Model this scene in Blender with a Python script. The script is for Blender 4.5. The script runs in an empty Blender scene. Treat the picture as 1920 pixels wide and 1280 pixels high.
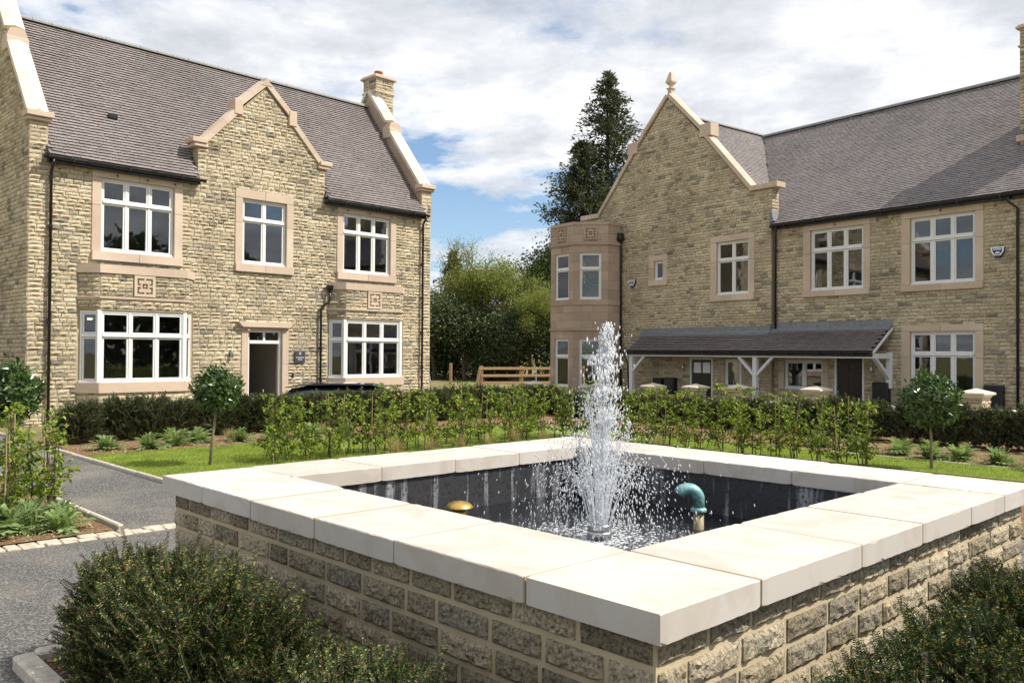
import bpy, math, random
import numpy as np
from mathutils import Matrix, Vector

rng = np.random.default_rng(7)
random.seed(7)
SC = bpy.context.scene
COL = SC.collection
R = math.radians

# ------------------------------------------------------------------ camera
EYE = 1.7
PITCH, ROLL, FPX = R(0.74125), R(0.39625), 1590.8
cd = bpy.data.cameras.new('camera')
cam = bpy.data.objects.new('camera', cd)
COL.objects.link(cam)
_f = Vector((0, math.cos(PITCH), math.sin(PITCH)))
_r = Vector((1, 0, 0))
_u = _r.cross(_f)
_r2 = _r * math.cos(ROLL) + _u * math.sin(ROLL)
_u2 = -_r * math.sin(ROLL) + _u * math.cos(ROLL)
_m = Matrix((_r2, _u2, -_f)).transposed().to_4x4()
_m.translation = (0, 0, EYE)
cam.matrix_world = _m
cd.sensor_width = 36
cd.lens = FPX / 1920 * 36
cd.clip_start = 0.05
cd.clip_end = 3000
SC.camera = cam

# ------------------------------------------------------------------ light
SUN_AZ, SUN_EL = R(-6), R(49)          # direction TO the sun, azimuth from +X towards +Y
sd = bpy.data.lights.new('sun', 'SUN')
sd.energy = 5.0
sd.angle = R(0.5)
sd.color = (1.0, 0.94, 0.85)
sun = bpy.data.objects.new('sun', sd)
COL.objects.link(sun)
_s = Vector((math.cos(SUN_EL) * math.cos(SUN_AZ), math.cos(SUN_EL) * math.sin(SUN_AZ), math.sin(SUN_EL)))
sun.rotation_euler = _s.to_track_quat('Z', 'Y').to_euler()
sun.location = _s * 60

world = bpy.data.worlds.new('World')
SC.world = world
world.use_nodes = True
wt = world.node_tree
wt.nodes.clear()


def N(t, kind, loc=None, **kw):
    n = t.nodes.new(kind)
    for k, v in kw.items():
        if k in n.inputs:
            n.inputs[k].default_value = v
        else:
            setattr(n, k, v)
    return n


def ramp(t, fac, stops, interp='LINEAR'):
    n = t.nodes.new('ShaderNodeValToRGB')
    n.color_ramp.interpolation = interp
    e = n.color_ramp.elements
    while len(e) > 1:
        e.remove(e[-1])
    e[0].position = stops[0][0]
    c = stops[0][1]
    e[0].color = c if isinstance(c, tuple) and len(c) == 4 else ((*c, 1) if isinstance(c, tuple) else (c, c, c, 1))
    for p, c in stops[1:]:
        x = e.new(p)
        x.color = (*c, 1) if isinstance(c, tuple) else (c, c, c, 1)
    t.links.new(fac, n.inputs['Fac'])
    return n.outputs['Color']


def mth(t, op, a, b=None, clamp=False):
    n = t.nodes.new('ShaderNodeMath')
    n.operation = op
    n.use_clamp = clamp
    for i, x in enumerate((a, b)):
        if x is None:
            continue
        if isinstance(x, (int, float)):
            n.inputs[i].default_value = x
        else:
            t.links.new(x, n.inputs[i])
    return n.outputs[0]


def mixc(t, fac, a, b, blend='MIX'):
    n = t.nodes.new('ShaderNodeMix')
    n.data_type = 'RGBA'
    n.blend_type = blend
    for key, x in ((0, fac), (6, a), (7, b)):
        if isinstance(x, (int, float)):
            n.inputs[key].default_value = x
        elif isinstance(x, tuple):
            n.inputs[key].default_value = (*x, 1)
        else:
            t.links.new(x, n.inputs[key])
    return n.outputs[2]


sky = N(wt, 'ShaderNodeTexSky', sky_type='NISHITA', sun_disc=False)
sky.sun_elevation = SUN_EL
sky.sun_rotation = R(90) - SUN_AZ
sky.air_density = 1.0
sky.dust_density = 0.6
tc = N(wt, 'ShaderNodeTexCoord')
sep = N(wt, 'ShaderNodeSeparateXYZ')
wt.links.new(tc.outputs['Generated'], sep.inputs[0])
zz = mth(wt, 'ADD', mth(wt, 'MAXIMUM', sep.outputs['Z'], 0.0), 0.16)
cmb = N(wt, 'ShaderNodeCombineXYZ')
wt.links.new(mth(wt, 'DIVIDE', sep.outputs['X'], zz), cmb.inputs[0])
wt.links.new(mth(wt, 'DIVIDE', sep.outputs['Y'], zz), cmb.inputs[1])
mp = N(wt, 'ShaderNodeMapping')
mp.inputs['Location'].default_value = (7.56, 2.66, 0.0)
wt.links.new(cmb.outputs[0], mp.inputs[0])
n1 = N(wt, 'ShaderNodeTexNoise', Scale=1.15, Detail=10.0, Roughness=0.6, Distortion=0.15)
wt.links.new(mp.outputs[0], n1.inputs['Vector'])
n2 = N(wt, 'ShaderNodeTexNoise', Scale=2.4, Detail=9.0, Roughness=0.6, Distortion=0.2)
wt.links.new(mp.outputs[0], n2.inputs['Vector'])
cover = ramp(wt, n1.outputs['Fac'], [(0.40, 0.0), (0.445, 0.65), (0.50, 1.0)])
shade = ramp(wt, n2.outputs['Fac'], [(0.34, (5.3, 5.6, 6.1)), (0.5, (7.4, 7.6, 8.0)), (0.62, (9.7, 9.7, 9.7))])
skyc = mixc(wt, 1.0, sky.outputs['Color'], (1.15, 1.25, 1.35), 'MULTIPLY')
cl = mixc(wt, cover, skyc, shade)
bg = N(wt, 'ShaderNodeBackground', Strength=0.1)
wt.links.new(cl, bg.inputs['Color'])
wo = N(wt, 'ShaderNodeOutputWorld')
wt.links.new(bg.outputs[0], wo.inputs['Surface'])

SC.view_settings.view_transform = 'Standard'
SC.view_settings.look = 'None'
SC.view_settings.exposure = 0.24
SC.view_settings.gamma = 1.0
SC.view_settings.use_curve_mapping = False
SC.render.engine = 'CYCLES'
cy = SC.cycles
cy.max_bounces = 6
cy.diffuse_bounces = 3
cy.glossy_bounces = 3
cy.transmission_bounces = 3
cy.transparent_max_bounces = 10
cy.caustics_reflective = False
cy.caustics_refractive = False
cy.use_denoising = True
cy.sample_clamp_indirect = 6.0

# ------------------------------------------------------------------ materials
MATS = {}


def material(name, build):
    m = bpy.data.materials.new(name)
    m.use_nodes = True
    t = m.node_tree
    t.nodes.clear()
    out = N(t, 'ShaderNodeOutputMaterial')
    build(t, out)
    MATS[name] = m
    return m


def principled(t, out, color, rough=0.8, metal=0.0, bump=None, bstr=0.3, bdist=0.01, spec=0.5, **kw):
    p = N(t, 'ShaderNodeBsdfPrincipled')
    for k, x in (('Base Color', color), ('Roughness', rough), ('Metallic', metal), ('Specular IOR Level', spec)):
        if isinstance(x, tuple):
            p.inputs[k].default_value = (*x, 1)
        elif isinstance(x, (int, float)):
            p.inputs[k].default_value = x
        else:
            t.links.new(x, p.inputs[k])
    for k, x in kw.items():
        p.inputs[k.replace('_', ' ')].default_value = x
    if bump is not None:
        b = N(t, 'ShaderNodeBump', Strength=bstr, Distance=bdist)
        t.links.new(bump, b.inputs['Height'])
        t.links.new(b.outputs[0], p.inputs['Normal'])
    t.links.new(p.outputs[0], out.inputs['Surface'])
    return p


def pos(t, scale=(1, 1, 1), obj=False):
    """world position (or object coordinates) as a texture vector"""
    if obj:
        v = N(t, 'ShaderNodeTexCoord').outputs['Object']
    else:
        v = N(t, 'ShaderNodeNewGeometry').outputs['Position']
    m = N(t, 'ShaderNodeMapping')
    m.inputs['Scale'].default_value = scale
    t.links.new(v, m.inputs[0])
    return m.outputs[0]


def noise(t, vec, scale, detail=5.0, rough=0.55, dist=0.0):
    n = N(t, 'ShaderNodeTexNoise', Scale=scale, Detail=detail, Roughness=rough, Distortion=dist)
    t.links.new(vec, n.inputs['Vector'])
    return n.outputs['Fac']


def island(t):
    """one random number for each loose piece, also when the pieces are objects that share a mesh"""
    a = N(t, 'ShaderNodeNewGeometry').outputs['Random Per Island']
    b = N(t, 'ShaderNodeObjectInfo').outputs['Random']
    return mth(t, 'FRACT', mth(t, 'ADD', a, b))


def m_stone(name, stops, rough=0.9, mottled=0.35, bstr=0.6, scale=1.0, big=.15):
    def b(t, out):
        v = pos(t)
        base = ramp(t, island(t), stops)
        bg_ = ramp(t, noise(t, v, 0.8 * scale, 5, 0.6), [(0.3, 1 - big), (0.68, 1 + big * .6)])
        fine = ramp(t, noise(t, v, 26 * scale, 7, 0.65), [(0.28, 1 - mottled * 1.5), (0.5, 1.0), (0.75, 1 + mottled * 0.6)])
        c = mixc(t, 1.0, base, bg_, 'MULTIPLY')
        c = mixc(t, 1.0, c, fine, 'MULTIPLY')
        principled(t, out, c, rough, bump=noise(t, v, 42 * scale, 8, 0.7), bstr=bstr, bdist=0.02, spec=0.25)
    return material(name, b)


m_stone('walling_stone', [(0.0, (.31, .265, .185)), (0.14, (.50, .425, .295)), (0.4, (.60, .51, .355)), (0.62, (.53, .44, .295)),
                          (0.86, (.65, .565, .41)), (0.95, (.38, .34, .255)), (1.0, (.23, .215, .175))], mottled=0.4, bstr=0.6, big=.26)
m_stone('pool_block', [(0.0, (.24, .205, .145)), (0.2, (.40, .335, .225)), (0.4, (.56, .47, .32)), (0.62, (.64, .545, .385)), (0.8, (.33, .29, .215)), (1.0, (.66, .57, .41))],
        mottled=0.95, bstr=1.0, scale=2.2)
m_stone('ashlar', [(0.0, (.40, .305, .23)), (0.5, (.45, .345, .26)), (1.0, (.50, .39, .30))], mottled=0.06, bstr=0.12)
m_stone('dressed_stone', [(0.0, (.56, .435, .33)), (0.5, (.60, .475, .36)), (1.0, (.64, .52, .41))], mottled=0.06, bstr=0.12)
m_stone('pale_coping', [(0.0, (.66, .57, .455)), (0.5, (.70, .615, .50)), (1.0, (.74, .655, .545))], mottled=0.05, bstr=0.1)


def _slab(t, out):
    v = pos(t)
    base = ramp(t, island(t), [(0.0, (.53, .485, .43)), (0.3, (.55, .51, .455)), (0.6, (.59, .55, .50)), (1.0, (.53, .48, .425))])
    st = noise(t, v, 2.2, 6, 0.6, 1.2)
    c = mixc(t, ramp(t, st, [(0.47, 0.0), (0.58, 0.4), (0.72, 0.7)]), base, (.44, .375, .305))
    pit = noise(t, v, 60, 3, 0.6)
    c = mixc(t, ramp(t, pit, [(0.70, 0.0), (0.76, 0.5)]), c, (.36, .29, .22))
    principled(t, out, c, 0.8, bump=noise(t, v, 120, 6, 0.7), bstr=0.12, bdist=0.005, spec=0.3)


material('pool_slab', _slab)


def _mortar(t, out):
    v = pos(t)
    c = mixc(t, noise(t, v, 9, 5), (.36, .295, .195), (.50, .415, .285))
    principled(t, out, c, 0.95, bump=noise(t, v, 90, 5, 0.7), bstr=0.5, bdist=0.006, spec=0.1)


material('mortar', _mortar)


def _pmortar(t, out):
    v = pos(t)
    c = mixc(t, noise(t, v, 7, 5), (.46, .37, .235), (.62, .52, .355))
    principled(t, out, c, 0.95, bump=noise(t, v, 90, 5, 0.7), bstr=0.5, bdist=0.006, spec=0.1)


material('pool_mortar', _pmortar)


def _tile(t, out):
    v = pos(t)
    base = ramp(t, island(t), [(0.0, (.20, .172, .162)), (0.3, (.225, .195, .184)), (0.6, (.25, .22, .208)), (0.85, (.235, .20, .188)), (1.0, (.205, .182, .176))])
    f = ramp(t, noise(t, v, 30, 5, 0.6), [(0.3, 0.8), (0.7, 1.2)])
    c = mixc(t, 1.0, base, f, 'MULTIPLY')
    w = ramp(t, noise(t, v, 0.5, 3), [(0.35, 0.9), (0.65, 1.12)])
    c = mixc(t, 1.0, c, w, 'MULTIPLY')
    principled(t, out, c, 0.55, bump=noise(t, v, 70, 5), bstr=0.2, bdist=0.004, spec=0.45)


material('roof_tile', _tile)


def plain(name, color, rough=0.5, metal=0.0, var=0.08, bump=0.0, scale=20, spec=0.5):
    def b(t, out):
        v = pos(t)
        f = ramp(t, noise(t, v, scale, 4), [(0.3, 1 - var), (0.7, 1 + var)])
        c = mixc(t, 1.0, color, f, 'MULTIPLY')
        principled(t, out, c, rough, metal, bump=noise(t, v, scale * 4, 4) if bump else None, bstr=bump, bdist=0.004, spec=spec)
    return material(name, b)


plain('white_paint', (.80, .80, .78), 0.35, var=0.03, scale=6)
plain('white_wood', (.74, .74, .73), 0.5, var=0.04)
plain('black_plastic', (.012, .012, .014), 0.32, var=0.1)
plain('lead', (.20, .21, .225), 0.5, 0.3, var=0.2, scale=9)
plain('dark_door', (.010, .008, .007), 0.35)
plain('terracotta', (.36, .12, .06), 0.8)
plain('room_wall', (.42, .40, .37), 0.9, var=0.03)
plain('room_floor', (.20, .16, .12), 0.7)
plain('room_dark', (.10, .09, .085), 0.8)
plain('plaque_slate', (.055, .06, .07), 0.4)
plain('plaque_ink', (.62, .62, .62), 0.6)
plain('steel', (.55, .55, .56), 0.3, 0.9, var=0.05)
plain('alarm_blue', (.01, .014, .10), 0.3)
plain('alarm_white', (.82, .84, .88), 0.35)
plain('brass', (.62, .40, .11), 0.35, 0.75, var=0.18, scale=14)
plain('pipe_stub', (.33, .27, .16), 0.6, 0.2, var=0.2)
plain('liner', (.02, .021, .024), 0.55, var=0.3)
plain('kerb', (.52, .46, .38), 0.9, var=0.2, bump=0.4)
plain('sett', (.50, .42, .32), 0.9, var=0.3, bump=0.5, scale=12)
plain('bare_wood', (.36, .22, .11), 0.8, var=0.25, scale=12)
plain('cane', (.36, .27, .15), 0.8, var=0.2)
plain('bark', (.10, .075, .05), 0.95, var=0.3, bump=0.6, scale=10)
plain('bay_bark', (.22, .18, .12), 0.9, var=0.25, bump=0.4)
plain('twig', (.075, .05, .032), 0.9, var=0.25)
plain('rubber', (.015, .015, .015), 0.8)
plain('car_paint', (.02, .022, .028), 0.15, 0.3, var=0.02)
plain('car_glass', (.012, .014, .016), 0.04, var=0.0, spec=1.0)
plain('soffit', (.60, .57, .52), 0.7)


def _copper(t, out):
    v = pos(t)
    n = noise(t, v, 16, 6, 0.6)
    c = ramp(t, n, [(0.3, (.10, .26, .28)), (0.48, (.17, .36, .37)), (0.6, (.28, .45, .44)), (0.68, (.20, .17, .10))])
    principled(t, out, c, 0.55, 0.25, bump=n, bstr=0.2, bdist=0.004)


material('verdigris', _copper)


def _glass(t, out):
    fr = N(t, 'ShaderNodeFresnel', IOR=1.62)
    g = N(t, 'ShaderNodeBsdfGlossy', Roughness=0.015)
    g.inputs['Color'].default_value = (.95, .97, 1, 1)
    tr = N(t, 'ShaderNodeBsdfTransparent')
    tr.inputs['Color'].default_value = (.80, .82, .82, 1)
    v = pos(t)
    b = N(t, 'ShaderNodeBump', Strength=0.05, Distance=0.02)
    t.links.new(noise(t, v, 1.6, 2), b.inputs['Height'])
    t.links.new(b.outputs[0], g.inputs['Normal'])
    mx = N(t, 'ShaderNodeMixShader')
    t.links.new(mth(t, 'MULTIPLY', fr.outputs[0], 1.15, True), mx.inputs[0])
    t.links.new(tr.outputs[0], mx.inputs[1])
    t.links.new(g.outputs[0], mx.inputs[2])
    t.links.new(mx.outputs[0], out.inputs['Surface'])


material('window_glass', _glass)


def _lamp(t, out):
    e = N(t, 'ShaderNodeEmission', Strength=9.0)
    e.inputs['Color'].default_value = (1, .82, .55, 1)
    t.links.new(e.outputs[0], out.inputs['Surface'])


material('lit_lamp', _lamp)


def m_leaf(name, stops, rough=0.5, trans=0.35, spec=0.4, patch=0.5):
    def b(t, out):
        c = ramp(t, island(t), stops)
        v = pos(t)
        c = mixc(t, 1.0, c, ramp(t, noise(t, v, 2.5, 3), [(0.3, 1 - patch * .5), (0.7, 1 + patch * .5)]), 'MULTIPLY')
        p = N(t, 'ShaderNodeBsdfPrincipled', Roughness=rough)
        p.inputs['Specular IOR Level'].default_value = spec
        t.links.new(c, p.inputs['Base Color'])
        tr = N(t, 'ShaderNodeBsdfTranslucent')
        t.links.new(mixc(t, 1.0, c, (1.25, 1.3, .7), 'MULTIPLY'), tr.inputs['Color'])
        mx = N(t, 'ShaderNodeMixShader')
        mx.inputs[0].default_value = trans
        t.links.new(p.outputs[0], mx.inputs[1])
        t.links.new(tr.outputs[0], mx.inputs[2])
        t.links.new(mx.outputs[0], out.inputs['Surface'])
    return material(name, b)


m_leaf('yew_needle', [(0, (.006, .020, .004)), (.4, (.014, .040, .007)), (.68, (.036, .075, .012)), (.82, (.11, .16, .026)), (.92, (.28, .30, .07)), (.97, (.42, .36, .13)), (1, (.38, .15, .05))], 0.42, 0.18, 0.3)
m_leaf('yew_far', [(0, (.018, .045, .018)), (.4, (.036, .078, .028)), (.75, (.075, .125, .042)), (.9, (.15, .15, .05)), (1, (.32, .16, .05))], 0.45, 0.22)
m_leaf('bay_leaf', [(0, (.03, .065, .016)), (.5, (.055, .11, .024)), (.85, (.09, .15, .035)), (1, (.16, .21, .05))], 0.3, 0.15, 0.6)
m_leaf('beech_leaf', [(0, (.05, .10, .015)), (.3, (.11, .19, .022)), (.6, (.21, .30, .035)), (.85, (.36, .42, .06)), (.95, (.46, .48, .13)), (1, (.34, .17, .06))], 0.5, 0.45)
m_leaf('fern_leaf', [(0, (.16, .24, .08)), (.5, (.26, .35, .14)), (1, (.38, .46, .22))], 0.6, 0.35)
m_leaf('straw', [(0, (.34, .27, .14)), (.5, (.46, .37, .20)), (1, (.30, .30, .12))], 0.7, 0.3)
m_leaf('grass_blade', [(0, (.20, .28, .035)), (.5, (.27, .35, .05)), (1, (.38, .40, .10))], 0.6, 0.35, patch=0.6)
m_leaf('conifer_leaf', [(0, (.035, .048, .024)), (.6, (.065, .08, .036)), (1, (.12, .125, .05))], 0.6, 0.15)
m_leaf('spring_leaf', [(0, (.14, .18, .035)), (.5, (.22, .25, .05)), (1, (.32, .33, .09))], 0.6, 0.4)
m_leaf('dark_leaf', [(0, (.026, .045, .016)), (.5, (.06, .085, .028)), (.85, (.09, .115, .042)), (1, (.20, .20, .10))], 0.5, 0.2)
m_leaf('green_leaf', [(0, (.045, .08, .02)), (.5, (.085, .13, .03)), (1, (.15, .19, .05))], 0.5, 0.3)
m_leaf('chip', [(0, (.20, .12, .065)), (.5, (.34, .22, .13)), (1, (.50, .37, .25))], 0.9, 0.0, 0.1)


def _mulch(t, out):
    v = pos(t)
    n = noise(t, v, 38, 6, 0.7)
    c = ramp(t, n, [(0.3, (.09, .055, .03)), (0.5, (.24, .15, .085)), (0.7, (.40, .28, .17))])
    principled(t, out, c, 0.95, bump=n, bstr=1.0, bdist=0.03, spec=0.1)


material('mulch', _mulch)


def _tarmac(t, out):
    v = pos(t)
    n = noise(t, v, 75, 4, 0.8)
    vor = N(t, 'ShaderNodeTexVoronoi', Scale=70.0)
    t.links.new(v, vor.inputs['Vector'])
    c = ramp(t, n, [(0.36, (.022, .022, .022)), (0.5, (.085, .083, .079)), (0.66, (.30, .285, .265))])
    c2 = mixc(t, ramp(t, vor.outputs['Color'], [(0.6, 0.0), (0.85, 0.7)]), c, (.30, .29, .27))
    big = noise(t, v, 0.9, 4)
    c3 = mixc(t, ramp(t, big, [(0.45, 0.0), (0.75, 0.45)]), c2, (.33, .29, .23))
    principled(t, out, c3, 0.9, bump=mth(t, 'ADD', n, vor.outputs['Distance']), bstr=0.7, bdist=0.012, spec=0.25)


material('tarmac', _tarmac)


def _lawn(t, out):
    v = pos(t)
    n = noise(t, v, 30, 6, 0.7)
    c = ramp(t, n, [(0.3, (.12, .16, .03)), (0.6, (.20, .26, .05)), (0.8, (.28, .30, .08))])
    principled(t, out, c, 0.9, bump=n, bstr=0.8, bdist=0.02, spec=0.1)


material('lawn_soil', _lawn)


def _field(t, out):
    v = pos(t)
    n = noise(t, v, 1.2, 6, 0.65)
    c = ramp(t, n, [(0.3, (.12, .10, .055)), (0.5, (.20, .18, .08)), (0.7, (.27, .25, .11))])
    principled(t, out, c, 0.95, bump=noise(t, v, 14, 6), bstr=0.8, bdist=0.05, spec=0.1)


material('field', _field)


def _water(t, out):
    v = pos(t)
    # ripples spread from the jet
    sub = N(t, 'ShaderNodeVectorMath', operation='DISTANCE')
    t.links.new(v, sub.inputs[0])
    sub.inputs[1].default_value = (0.64, 6.14, 0.36)
    near = ramp(t, sub.outputs['Value'], [(0.15, 1.0), (0.75, 0.6), (1.6, 0.12)])
    n = mth(t, 'MULTIPLY', noise(t, v, 26, 5, 0.65, 0.6), near)
    principled(t, out, (.006, .008, .010), 0.05, bump=n, bstr=0.9, bdist=0.06, spec=0.6)


material('water', _water)


def _spray(t, out):
    p = N(t, 'ShaderNodeBsdfPrincipled', Roughness=0.12)
    p.inputs['Base Color'].default_value = (.93, .95, .97, 1)
    p.inputs['Specular IOR Level'].default_value = 0.6
    tr = N(t, 'ShaderNodeBsdfTranslucent')
    tr.inputs['Color'].default_value = (.95, .97, 1, 1)
    tp = N(t, 'ShaderNodeBsdfTransparent')
    m1 = N(t, 'ShaderNodeMixShader')
    m1.inputs[0].default_value = 0.45
    t.links.new(p.outputs[0], m1.inputs[1])
    t.links.new(tr.outputs[0], m1.inputs[2])
    m2 = N(t, 'ShaderNodeMixShader')
    m2.inputs[0].default_value = 0.2
    t.links.new(m1.outputs[0], m2.inputs[1])
    t.links.new(tp.outputs[0], m2.inputs[2])
    t.links.new(m2.outputs[0], out.inputs['Surface'])


material('spray', _spray)


def _liner(t, out):
    v = pos(t)
    streak = noise(t, pos(t, (9, 9, 0.7)), 1.0, 4, 0.6)
    spots = noise(t, v, 38, 4, 0.6)
    c = mixc(t, ramp(t, streak, [(0.52, 0.0), (0.66, 0.7)]), (.034, .035, .039), (.52, .53, .56))
    c = mixc(t, ramp(t, spots, [(0.54, 0.0), (0.60, 0.8)]), c, (.012, .012, .013))
    principled(t, out, c, 0.5, bump=spots, bstr=0.25, bdist=0.006)


MATS['liner'] = material('pool_liner', _liner)

# ------------------------------------------------------------------ mesh helpers
class MB:
    """collects vertices and faces for ONE mesh object"""
    def __init__(s):
        s.v, s.f, s.n = [], [], 0

    def add(s, verts, faces):
        verts = np.asarray(verts, float).reshape(-1, 3)
        if isinstance(faces, np.ndarray):
            s.f.append(faces + s.n)
        else:
            s.f.append([tuple(i + s.n for i in f) for f in faces])
        s.v.append(verts)
        s.n += len(verts)
        return s

    def box(s, x0, x1, y0, y1, z0, z1, M=None):
        v = np.array([(x, y, z) for x in (x0, x1) for y in (y0, y1) for z in (z0, z1)], float)
        if M is not None:
            v = xf(M, v)
        return s.add(v, [(0, 1, 3, 2), (4, 6, 7, 5), (0, 4, 5, 1), (2, 3, 7, 6), (0, 2, 6, 4), (1, 5, 7, 3)])

    def cbox(s, x0, x1, y0, y1, z0, z1, b=0.01, M=None):
        """box with chamfered edges"""
        c = np.array([(x0 + x1) / 2, (y0 + y1) / 2, (z0 + z1) / 2])
        h = np.array([(x1 - x0) / 2, (y1 - y0) / 2, (z1 - z0) / 2])
        b = min(b, h.min() * .6)
        v, idx = [], {}
        for sx in (-1, 1):
            for sy in (-1, 1):
                for sz in (-1, 1):
                    sg = np.array((sx, sy, sz))
                    for a in range(3):
                        q = sg * (h - b)
                        q[a] = sg[a] * h[a]
                        idx[(sx, sy, sz, a)] = len(v)
                        v.append(c + q)
        F = []
        for a in range(3):
            o = [i for i in range(3) if i != a]
            for sg in (-1, 1):
                q = []
                for p, r in ((-1, -1), (1, -1), (1, 1), (-1, 1)):
                    k = [0, 0, 0]
                    k[a], k[o[0]], k[o[1]] = sg, p, r
                    q.append(idx[(*k, a)])
                F.append(q if (sg > 0) == (a != 1) else q[::-1])
        for a in range(3):
            o = [i for i in range(3) if i != a]
            for p in (-1, 1):
                for r in (-1, 1):
                    q = []
                    for t_, ax in ((-1, o[0]), (1, o[0]), (1, o[1]), (-1, o[1])):
                        k = [0, 0, 0]
                        k[a], k[o[0]], k[o[1]] = t_, p, r
                        q.append(idx[(*k, ax)])
                    F.append(q)
        for sx in (-1, 1):
            for sy in (-1, 1):
                for sz in (-1, 1):
                    F.append([idx[(sx, sy, sz, a)] for a in range(3)])
        v = np.array(v)
        if M is not None:
            v = xf(M, v)
        return s.add(v, F)

    def prism(s, poly, y0, y1, M=None):
        """polygon in (x, z) pushed along y"""
        n = len(poly)
        v = [(x, y0, z) for x, z in poly] + [(x, y1, z) for x, z in poly]
        F = [tuple(range(n)), tuple(range(2 * n - 1, n - 1, -1))]
        F += [(i, i + n, (i + 1) % n + n, (i + 1) % n) for i in range(n)]
        v = np.array(v, float)
        if M is not None:
            v = xf(M, v)
        return s.add(v, F)

    def tube(s, pts, rad, n=8, caps=True):
        pts = np.asarray(pts, float)
        m = len(pts)
        rad = np.broadcast_to(np.asarray(rad, float), (m,))
        tan = np.gradient(pts, axis=0)
        tan /= np.linalg.norm(tan, axis=1)[:, None] + 1e-9
        up = np.array([0, 0, 1.]) if abs(tan[0][2]) < .9 else np.array([1., 0, 0])
        a = np.cross(tan, up)
        a /= np.linalg.norm(a, axis=1)[:, None] + 1e-9
        b = np.cross(tan, a)
        th = np.linspace(0, 2 * np.pi, n, endpoint=False)
        v = pts[:, None] + rad[:, None, None] * (a[:, None] * np.cos(th)[None, :, None] + b[:, None] * np.sin(th)[None, :, None])
        F = []
        for i in range(m - 1):
            for j in range(n):
                F.append((i * n + j, i * n + (j + 1) % n, (i + 1) * n + (j + 1) % n, (i + 1) * n + j))
        if caps:
            F.append(tuple(range(n))[::-1])
            F.append(tuple(range((m - 1) * n, m * n)))
        return s.add(v.reshape(-1, 3), F)

    def lathe(s, prof, n=16, c=(0, 0, 0), square=False, M=None):
        """profile of (radius, z); square=True makes it four-sided"""
        if square:
            n = 4
        th = np.linspace(0, 2 * np.pi, n, endpoint=False) + (np.pi / 4 if square else 0)
        k = math.sqrt(2) if square else 1
        v = [(c[0] + r * k * math.cos(t), c[1] + r * k * math.sin(t), c[2] + z) for r, z in prof for t in th]
        m = len(prof)
        F = [(i * n + j, i * n + (j + 1) % n, (i + 1) * n + (j + 1) % n, (i + 1) * n + j) for i in range(m - 1) for j in range(n)]
        F += [tuple(range(n))[::-1], tuple(range((m - 1) * n, m * n))]
        v = np.array(v, float)
        if M is not None:
            v = xf(M, v)
        return s.add(v, F)

    def mesh(s, name, mat, smooth=False):
        me = bpy.data.meshes.new(name)
        V = np.concatenate(s.v) if s.v else np.zeros((0, 3))
        loops, starts, p = [], [], 0
        for f in s.f:
            if isinstance(f, np.ndarray):
                k = f.shape[1]
                loops.append(f.reshape(-1))
                starts.append(p + np.arange(len(f)) * k)
                p += f.size
            else:
                for q in f:
                    loops.append(np.array(q))
                    starts.append(np.array([p]))
                    p += len(q)
        loops = np.concatenate(loops).astype(np.int32)
        starts = np.concatenate(starts).astype(np.int32)
        me.vertices.add(len(V))
        me.vertices.foreach_set('co', V.astype(np.float32).reshape(-1))
        me.loops.add(len(loops))
        me.loops.foreach_set('vertex_index', loops)
        me.polygons.add(len(starts))
        me.polygons.foreach_set('loop_start', starts)
        me.polygons.foreach_set('use_smooth', np.full(len(starts), smooth, bool))
        me.update(calc_edges=True)
        me.materials.append(MATS[mat])
        return me

    def build(s, name, mat, parent=None, smooth=False, stuff=False):
        return link(name, s.mesh(name, mat, smooth), parent, stuff)


def xf(M, v):
    v = np.asarray(v, float)
    A = np.array(M)
    return v @ A[:3, :3].T + A[:3, 3]


def link(name, me, parent=None, stuff=False):
    o = bpy.data.objects.new(name, me)
    COL.objects.link(o)
    if parent is not None:
        o.parent = parent
    if stuff:
        o['kind'] = 'stuff'
    return o


def tag(o, label, cat, group=None):
    o['label'] = label
    o['category'] = cat
    if group:
        o['group'] = group
    return o


def thing(name, label, cat, loc=(0, 0, 0), rz=0.0, group=None):
    o = bpy.data.objects.new(name, None)
    o.empty_display_size = 0.3
    COL.objects.link(o)
    o.location = loc
    o.rotation_euler = (0, 0, rz)
    return tag(o, label, cat, group)


def structure(o):
    o['kind'] = 'structure'
    return o


def copy_tree(o, parent=None):
    c = o.copy()
    COL.objects.link(c)
    if parent is not None:
        c.parent = parent
    for ch in o.children:
        copy_tree(ch, c)
    return c


ORD = ['first', 'second', 'third', 'fourth', 'fifth', 'sixth', 'seventh', 'eighth', 'ninth', 'tenth', 'eleventh', 'twelfth', 'thirteenth',
       'fourteenth', 'fifteenth', 'sixteenth', 'seventeenth', 'eighteenth', 'nineteenth', 'twentieth']


def ordw(i):
    if i < 20:
        return ORD[i]
    tens = ['', '', 'twenty', 'thirty', 'forty', 'fifty', 'sixty'][(i + 1) // 10]
    return tens + ('-' + ORD[(i + 1) % 10 - 1] if (i + 1) % 10 else '')


def leaves(P, D, U, length, width, curl=0.15):
    """n diamond leaves as quads: base, side, tip, side"""
    P, D, U = (np.asarray(a, float) for a in (P, D, U))
    D = D / (np.linalg.norm(D, axis=1)[:, None] + 1e-9)
    S = np.cross(D, U)
    S /= np.linalg.norm(S, axis=1)[:, None] + 1e-9
    Nn = np.cross(S, D)
    L = np.broadcast_to(np.asarray(length, float), (len(P),))[:, None]
    Wd = np.broadcast_to(np.asarray(width, float), (len(P),))[:, None]
    a = P
    m = P + D * L * .45
    b = m + S * Wd * .5 + Nn * Wd * curl
    c = P + D * L - Nn * L * curl * .5
    d = m - S * Wd * .5 + Nn * Wd * curl
    V = np.stack([a, b, c, d], 1).reshape(-1, 3)
    Fc = np.arange(len(P) * 4).reshape(-1, 4)
    return V, Fc


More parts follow.
